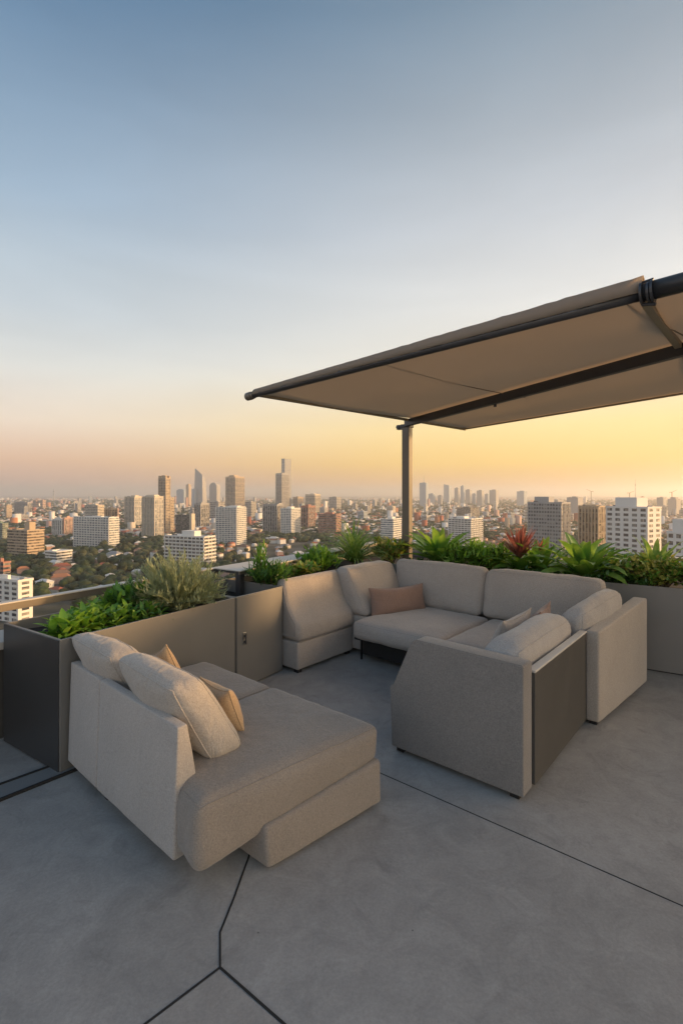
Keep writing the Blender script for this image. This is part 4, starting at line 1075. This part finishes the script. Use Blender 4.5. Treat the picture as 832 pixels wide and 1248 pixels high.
# ---- trees
def blob(rx, rz, seed, sub=2, clumps=0):
    bm = bmesh.new(); bmesh.ops.create_icosphere(bm, subdivisions=sub, radius=1)
    for v in bm.verts:
        k = 1+.35*noise.noise(v.co*1.6+Vector((seed*5.1, 0, 0)))+.18*noise.noise(v.co*4+Vector((seed, 7, 0)))
        v.co = Vector((v.co.x*rx*k, v.co.y*rx*k, v.co.z*rz*k))
    vs = [v.co.copy() for v in bm.verts]; fs = [tuple(v.index for v in f.verts) for f in bm.faces]; bm.free()
    rg = random.Random(seed)
    for i in range(clumps):
        d = Vector((rg.gauss(0, 1), rg.gauss(0, 1), rg.gauss(0, 1)+.3)).normalized()
        p = Vector((d.x*rx, d.y*rx, d.z*rz))*rg.uniform(.85, 1.22); s_ = rg.uniform(.35, .95)
        t_ = d.cross(Vector((rg.random(), rg.random(), rg.random()))).normalized(); b_ = d.cross(t_)
        n0 = len(vs); vs += [p-t_*s_-b_*s_*.6, p+t_*s_-b_*s_*.5, p+b_*s_+d*s_*.5]; fs.append((n0, n0+1, n0+2))
    return vs, fs
tm = [leafmat('crown_dark', (.014, .028, .010), (.035, .058, .018), .7, .12, .25), leafmat('crown_mid', (.022, .042, .013), (.05, .078, .024), .7, .12, .25), leafmat('crown_olive', (.045, .055, .02), (.09, .10, .04), .7, .12, .25)]
TP = []
for k in range(6):
    vs, fs = blob(5.5, 4.2+k*.3, k+1, 2, 420); m = MB(); m.v = [v+Vector((0, 0, 8)) for v in vs]; m.f = fs
    TP.append(mesh_from(m, 'crown', tm[k % 3]))
tk = MB(); tk.tube([(0, 0, 0), (0, 0, 3), (.2, .1, 7)], [.45, .32, .2], 6); TK = mesh_from(tk, 'trunk', M['bark'])
ts = 0; tries = 0; tl = []
while ts < 290 and tries < 20000:
    tries += 1
    y = math.sqrt(rng.uniform(370**2, 800**2)); x = y*rng.uniform(-.74, .74)
    if x/y > .1 and y < 600: continue
    if not clear(x, y, 5) or any((x-a)**2+(y-b)**2 < 13**2 for a, b in hs): continue
    k = rng.randrange(6); sd, ds = zone(x, y)
    kd = ('dark', 'mid green', 'olive')[k % 3]
    ds2 = {'nearest trees': 'nearest houses', 'middle trees': 'middle houses', 'farther trees': 'farther houses'}[ds]
    e = empty('city_tree', (x, y, GROUND), f'{kd} round tree, {ds2} {sd}', 'tree', f'{kd} trees among the {ds2} {sd}', rng.uniform(0, 6.28))
    sc = rng.uniform(.5, 1.05); e.scale = (sc, sc, sc*rng.uniform(.85, 1.15))
    for nm, me in (('crown', TP[k]), ('trunk', TK)):
        o = bpy.data.objects.new(nm, me); C.objects.link(o); o.parent = e
    ts += 1; tl.append((x, y))
# woodland and far town: uncountable
import numpy as np
def scatter(name, protos, pts, mats, label, cat):
    """protos: list of (verts Nx3, faces list of equal-length tris/quads, mat index)"""
    V = []; Fa = []; MI = []; base = 0
    for (x, y, z, sx, sy, sz, rot, k, mi) in pts:
        pv, pf = protos[k]; c_, s_ = math.cos(rot), math.sin(rot)
        a = pv*np.array([sx, sy, sz]); b = np.stack([a[:, 0]*c_-a[:, 1]*s_+x, a[:, 0]*s_+a[:, 1]*c_+y, a[:, 2]+z], 1)
        V.append(b); Fa.append(pf+base); MI.append(np.full(len(pf), mi)); base += len(pv)
    V = np.concatenate(V).astype('f'); Fa = np.concatenate(Fa).astype('i'); MI = np.concatenate(MI).astype('i')
    me = bpy.data.meshes.new(name); me.vertices.add(len(V)); me.vertices.foreach_set('co', V.ravel())
    k = Fa.shape[1]; me.loops.add(Fa.size); me.loops.foreach_set('vertex_index', Fa.ravel())
    me.polygons.add(len(Fa)); me.polygons.foreach_set('loop_start', np.arange(0, Fa.size, k, dtype='i')); 
    me.polygons.foreach_set('material_index', MI)
    for mt in mats: me.materials.append(mt)
    me.update(calc_edges=True); me.validate()
    o = bpy.data.objects.new(name, me); C.objects.link(o); setp(o, label, cat, None, 'stuff'); return o
bp = []
for k in range(5):
    vs, fs = blob(5.5, 4.5, k+20, 2, 60)
    bp.append((np.array([tuple(v) for v in vs]), np.array(fs)))
pts = []
rs_ = random.Random(5)
for i in range(19000):
    u_ = rs_.random(); y = 800*math.exp(u_*math.log(6500/800)*.98) if i > 9500 else math.sqrt(rs_.uniform(400**2, 1500**2))
    x = y*rs_.uniform(-.78, .78)
    if x/y > .1 and y < 600: continue
    if y < 1180 and (not clear(x, y, 5) or any((x-a)**2+(y-b)**2 < 12**2 for a, b in hs)): continue
    if noise.noise(Vector((x*.004, y*.004, 9))) < -.25: continue
    s_ = rs_.uniform(.6, 1.2)*(1 if y < 1500 else 1+(y-1500)/2500)
    pts.append((x, y, GROUND+4.2*s_, s_, s_, s_*rs_.uniform(.8, 1.1), rs_.uniform(0, 6), rs_.randrange(5), rs_.randrange(3)))
scatter('woodland', bp, pts, tm, 'dark green woodland stretching between the houses to the horizon', 'woodland')
# the rest of the suburb houses behind and between the nearest three hundred
hv_, hf_, hm_ = [], [], []
for dm in dims:
    wv, rf = house_parts(*dm)
    vs_ = [tuple(v) for v in wv.v]; fs_ = []; ms_ = []
    for f in wv.f: fs_ += [(f[0], f[1], f[2]), (f[0], f[2], f[3])]; ms_ += [0, 0]
    n_ = len(vs_); vs_ += [tuple(v) for v in rf.v]
    for f in rf.f:
        g_ = [i+n_ for i in f]; fs_.append(tuple(g_[:3])); ms_.append(1)
        if len(g_) == 4: fs_.append((g_[0], g_[2], g_[3])); ms_.append(1)
    hv_.append(np.array(vs_)); hf_.append(np.array(fs_)); hm_.append(np.array(ms_))
tmat2 = walls+[roofs[k] for k in ('red', 'orange', 'white', 'grey', 'brown')]
V = []; Fa = []; MI = []; base = 0; more = []
rh_ = random.Random(21); tries = 0
while len(more) < 1300 and tries < 30000:
    tries += 1
    y = math.sqrt(rh_.uniform(520**2, 2000**2)); x = y*rh_.uniform(-.76, .76)
    if not clear(x, y, 10) or any((x-a)**2+(y-b)**2 < 15**2 for a, b in hs) or any((x-a)**2+(y-b)**2 < 13**2 for a, b in more): continue
    more.append((x, y)); k = rh_.randrange(4); rot = rh_.choice([.3, .3+math.pi/2, .8]); sc_ = rh_.uniform(.5, .85); c_, s_ = math.cos(rot), math.sin(rot)
    a = hv_[k]*sc_; V.append(np.stack([a[:, 0]*c_-a[:, 1]*s_+x, a[:, 0]*s_+a[:, 1]*c_+y, a[:, 2]+GROUND], 1)); Fa.append(hf_[k]+base); base += len(a)
    MI.append(np.where(hm_[k] == 1, 3+rh_.choice([0, 0, 1, 2, 2, 2, 3, 4]), rh_.randrange(3)))
V = np.concatenate(V).astype('f'); Fa = np.concatenate(Fa).astype('i'); MI = np.concatenate(MI).astype('i')
me = bpy.data.meshes.new('suburb_houses'); me.vertices.add(len(V)); me.vertices.foreach_set('co', V.ravel())
me.loops.add(Fa.size); me.loops.foreach_set('vertex_index', Fa.ravel()); me.polygons.add(len(Fa))
me.polygons.foreach_set('loop_start', np.arange(0, Fa.size, 3, dtype='i')); me.polygons.foreach_set('material_index', MI)
for mt in tmat2: me.materials.append(mt)
me.update(calc_edges=True); me.validate()
ob_ = bpy.data.objects.new('suburb_houses', me); C.objects.link(ob_); setp(ob_, 'mass of small red and white roofed houses across the suburbs', 'houses', None, 'stuff')
cubev = np.array([(-.5, -.5, 0), (.5, -.5, 0), (.5, .5, 0), (-.5, .5, 0), (-.5, -.5, 1), (.5, -.5, 1), (.5, .5, 1), (-.5, .5, 1)], float)
cubef = np.array([(4, 5, 6, 7), (0, 1, 5, 4), (1, 2, 6, 5), (2, 3, 7, 6), (3, 0, 4, 7)])
pts = []
tmat = [CW['white'], CW['cream'], roofs['red'], CW['grey'], CW['pink'], CW['tan'], roofs['orange'], roofs['white']]
for i in range(12000):
    u_ = rs_.random(); y = 1100*math.exp(u_*math.log(9000/1100)); x = y*rs_.uniform(-.78, .78)
    if not clear(x, y, 8): continue
    if noise.noise(Vector((x*.003, y*.003, 4))) < -.42: continue
    f_ = 1 if y < 2500 else 1+(y-2500)/4500
    tall = rs_.random() < .05
    pts.append((x, y, GROUND, rs_.uniform(9, 22)*f_, rs_.uniform(8, 15)*f_, (rs_.uniform(16, 34) if tall else rs_.uniform(5, 9)*(1+.25*(f_-1))), rs_.choice([.3, .9, 1.4]), 0, rs_.choice([0, 0, 1, 2, 3, 4, 5, 6, 7, 7])))
scatter('distant_town', [(cubev, cubef)], pts, tmat, 'pale and red low buildings of the far town fading into haze', 'town')
# mid distance towers
rt = random.Random(3); cnt = 0
while cnt < 90:
    y = 1500*math.exp(rt.random()*math.log(5200/1500)); t_ = rt.uniform(-.72, .70); x = t_*y
    if not clear(x, y, 18): continue
    wd = rt.uniform(14, 26); hh = rt.uniform(22, 52) if y < 3000 else rt.uniform(30, 75)
    w_ = rt.choice(['cream', 'white', 'grey', 'pink', 'tan', 'grey', 'blue'])
    sd = zone(x, y)[0]; ds = 'near haze' if y < 2600 else 'deep haze'
    lb = f'small {w_} block in {ds} {sd}'
    e = empty('apartment_block', (x, y, GROUND), lb, 'building', f'small {w_} blocks in the {ds} {sd}', rt.choice([.9, 1.0, .7]))
    dp = wd*rt.uniform(.6, 1.1)
    cube('wall', CW[w_], e, (0, 0, 0), (wd, dp, hh)); cube('plant_room', CW['grey'], e, (wd*.3, dp*.3, hh), (wd*.6, dp*.7, hh+3))
    if y < 2600:
        for k in range(int(hh/5)): cube('window_band', GL['dark'], e, (-.2, -.2, k*5+2), (wd+.2, dp+.2, k*5+3.8))
    FOOT.append((x, y, wd)); cnt += 1
# ground
g = MB(); n = 48; Rg = 30000
g.v = [Vector((0, 0, GROUND))]+[Vector((Rg*math.cos(2*math.pi*i/n), Rg*math.sin(2*math.pi*i/n), GROUND)) for i in range(n)]
g.f = [(0, 1+i, 1+(i+1) % n) for i in range(n)]
m, nt, out = new_mat('city_ground')
b = nd(nt, 'ShaderNodeBsdfPrincipled'); b.inputs['Roughness'].default_value = .95
tc = nd(nt, 'ShaderNodeTexCoord'); n1 = nd(nt, 'ShaderNodeTexNoise'); n1.inputs['Scale'].default_value = .02; n1.inputs['Detail'].default_value = 8
lk(nt, tc.outputs['Object'], n1.inputs['Vector'])
cr = nd(nt, 'ShaderNodeValToRGB'); cr.color_ramp.elements[0].position = .42; cr.color_ramp.elements[0].color = (.025, .032, .016, 1)
cr.color_ramp.elements[1].position = .62; cr.color_ramp.elements[1].color = (.10, .095, .085, 1)
lk(nt, n1.outputs['Fac'], cr.inputs['Fac']); lk(nt, cr.outputs['Color'], b.inputs['Base Color']); lk(nt, b.outputs['BSDF'], out.inputs['Surface'])
setp(g.build('ground', m), kind='structure')
# haze
hzb = MB(); hzb.box(-29000, 29000, -1500, 29000, GROUND-1, 235)
m, nt, out = new_mat('haze_air')
v = nd(nt, 'ShaderNodeVolumePrincipled'); v.inputs['Color'].default_value = (.99, .97, .95, 1); v.inputs['Density'].default_value = .00013; v.inputs['Anisotropy'].default_value = .65
lk(nt, v.outputs['Volume'], out.inputs['Volume'])
setp(hzb.build('haze', m), kind='stuff')

# ================================================================ LIGHT
SUN_AZ = R(6); SUN_EL = R(9)       # azimuth from +X towards +Y
sd = Vector((math.cos(SUN_AZ)*math.cos(SUN_EL), math.sin(SUN_AZ)*math.cos(SUN_EL), math.sin(SUN_EL)))
sl = bpy.data.lights.new('sun', 'SUN'); sl.energy = 4.8; sl.angle = R(4.5); sl.color = (1.0, .58, .25)
so = bpy.data.objects.new('sun', sl); C.objects.link(so); so.rotation_euler = sd.to_track_quat('Z', 'Y').to_euler(); so.location = (30, 10, 30)
w = bpy.data.worlds.new('World'); bpy.context.scene.world = w; w.use_nodes = True
nt = w.node_tree; nt.nodes.clear(); out = nd(nt, 'ShaderNodeOutputWorld'); bg = nd(nt, 'ShaderNodeBackground')
tc = nd(nt, 'ShaderNodeTexCoord'); sx = nd(nt, 'ShaderNodeSeparateXYZ'); lk(nt, tc.outputs['Generated'], sx.inputs[0])
def ramp(stops):
    r = nd(nt, 'ShaderNodeValToRGB'); r.color_ramp.interpolation = 'B_SPLINE' if False else 'EASE'
    els = r.color_ramp.elements
    while len(els) < len(stops): els.new(.5)
    for e_, (p, c_) in zip(els, stops): e_.position = p; e_.color = c4(c_)
    r.color_ramp.interpolation = 'LINEAR'
    lk(nt, sx.outputs['Z'], r.inputs['Fac']); return r
def lin(*c): return tuple(((x/255+.055)/1.055)**2.4 if x > 10 else x/255/12.92 for x in c)
rL = ramp([(0, lin(172, 150, 146)), (.02, lin(204, 165, 146)), (.06, lin(224, 184, 154)), (.13, lin(230, 214, 196)), (.22, lin(212, 213, 209)), (.31, lin(188, 198, 205)), (.38, lin(174, 188, 199)), (.47, lin(148, 170, 190)), (.70, lin(74, 113, 148)), (1, lin(60, 92, 128))])
rR = ramp([(0, lin(205, 160, 112)), (.02, lin(226, 172, 100)), (.06, lin(242, 199, 108)), (.13, lin(244, 216, 150)), (.25, lin(230, 226, 214)), (.35, lin(214, 215, 213)), (.47, lin(190, 196, 202)), (.70, lin(118, 138, 155)), (1, lin(75, 100, 132))])
dt = nd(nt, 'ShaderNodeVectorMath', operation='DOT_PRODUCT'); lk(nt, tc.outputs['Generated'], dt.inputs[0]); dt.inputs[1].default_value = (math.cos(R(14)), math.sin(R(14)), 0)
mr = nd(nt, 'ShaderNodeMapRange', interpolation_type='SMOOTHSTEP'); mr.inputs['From Min'].default_value = -.42; mr.inputs['From Max'].default_value = .52
lk(nt, dt.outputs['Value'], mr.inputs['Value'])
mx = nd(nt, 'ShaderNodeMix', data_type='RGBA'); lk(nt, mr.outputs['Result'], mx.inputs['Factor']); lk(nt, rL.outputs['Color'], mx.inputs['A']); lk(nt, rR.outputs['Color'], mx.inputs['B'])
sky = nd(nt, 'ShaderNodeTexSky', sky_type='NISHITA'); sky.sun_disc = False; sky.sun_elevation = SUN_EL; sky.sun_rotation = math.pi/2-SUN_AZ
sky.dust_density = 3; sky.altitude = 90
scl = nd(nt, 'ShaderNodeVectorMath', operation='SCALE'); scl.inputs['Scale'].default_value = .10; lk(nt, sky.outputs['Color'], scl.inputs[0])
m2 = nd(nt, 'ShaderNodeMix', data_type='RGBA'); m2.inputs['Factor'].default_value = .06
lk(nt, mx.outputs['Result'], m2.inputs['A']); lk(nt, scl.outputs[0], m2.inputs['B'])
# thin streaky veil of high cloud, and sky brightened behind the camera as added fill
mpc = nd(nt, 'ShaderNodeMapping'); mpc.inputs['Scale'].default_value = (1.2, 2.0, 5.5); mpc.inputs['Rotation'].default_value = (.25, .3, .4)
lk(nt, tc.outputs['Generated'], mpc.inputs['Vector'])
cn = nd(nt, 'ShaderNodeTexNoise'); cn.inputs['Scale'].default_value = 1.6; cn.inputs['Detail'].default_value = 6; cn.inputs['Roughness'].default_value = .5; cn.inputs['Distortion'].default_value = .4
lk(nt, mpc.outputs['Vector'], cn.inputs['Vector'])
cr_ = nd(nt, 'ShaderNodeMapRange'); cr_.inputs['From Min'].default_value = .35; cr_.inputs['From Max'].default_value = .75; cr_.inputs['To Min'].default_value = .955; cr_.inputs['To Max'].default_value = 1.06
lk(nt, cn.outputs['Fac'], cr_.inputs['Value'])
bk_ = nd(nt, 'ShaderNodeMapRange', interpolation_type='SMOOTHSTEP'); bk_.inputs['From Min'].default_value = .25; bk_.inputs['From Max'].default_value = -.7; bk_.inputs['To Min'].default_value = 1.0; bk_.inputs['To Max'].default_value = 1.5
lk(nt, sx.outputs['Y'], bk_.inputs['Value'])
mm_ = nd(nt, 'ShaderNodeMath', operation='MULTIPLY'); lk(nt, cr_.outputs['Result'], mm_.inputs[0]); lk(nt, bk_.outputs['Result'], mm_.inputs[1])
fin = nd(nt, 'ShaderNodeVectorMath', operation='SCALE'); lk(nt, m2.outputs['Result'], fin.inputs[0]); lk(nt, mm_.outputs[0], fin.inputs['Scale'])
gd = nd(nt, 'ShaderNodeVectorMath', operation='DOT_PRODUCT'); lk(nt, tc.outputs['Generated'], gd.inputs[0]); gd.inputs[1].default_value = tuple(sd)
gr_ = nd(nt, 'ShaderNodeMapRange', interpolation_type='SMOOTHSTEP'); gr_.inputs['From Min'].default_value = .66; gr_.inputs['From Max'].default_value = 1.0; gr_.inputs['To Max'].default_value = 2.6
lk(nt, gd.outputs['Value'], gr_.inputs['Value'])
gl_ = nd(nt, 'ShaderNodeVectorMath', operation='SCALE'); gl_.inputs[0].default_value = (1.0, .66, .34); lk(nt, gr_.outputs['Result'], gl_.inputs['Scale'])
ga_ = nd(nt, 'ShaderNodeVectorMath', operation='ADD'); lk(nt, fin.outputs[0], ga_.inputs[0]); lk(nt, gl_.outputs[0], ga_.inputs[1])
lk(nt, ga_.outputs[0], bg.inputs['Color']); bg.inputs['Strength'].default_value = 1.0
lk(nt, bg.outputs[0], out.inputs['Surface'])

# ================================================================ CAMERA
sc = bpy.context.scene
cd = bpy.data.cameras.new('camera'); cd.sensor_fit = 'HORIZONTAL'; cd.sensor_width = 36; cd.lens = 36*F/832; cd.shift_y = -22/832
cd.clip_start = .05; cd.clip_end = 80000
co = bpy.data.objects.new('camera', cd); C.objects.link(co); co.location = (0, 0, EYE); co.rotation_euler = (R(90), 0, 0)
sc.camera = co
sc.render.engine = 'CYCLES'
sc.cycles.volume_bounces = 3; sc.cycles.max_bounces = 8; sc.cycles.transparent_max_bounces = 8
vs = sc.view_settings; vs.view_transform = 'Standard'; vs.look = 'None'; vs.gamma = 1; vs.exposure = .28; vs.use_curve_mapping = False
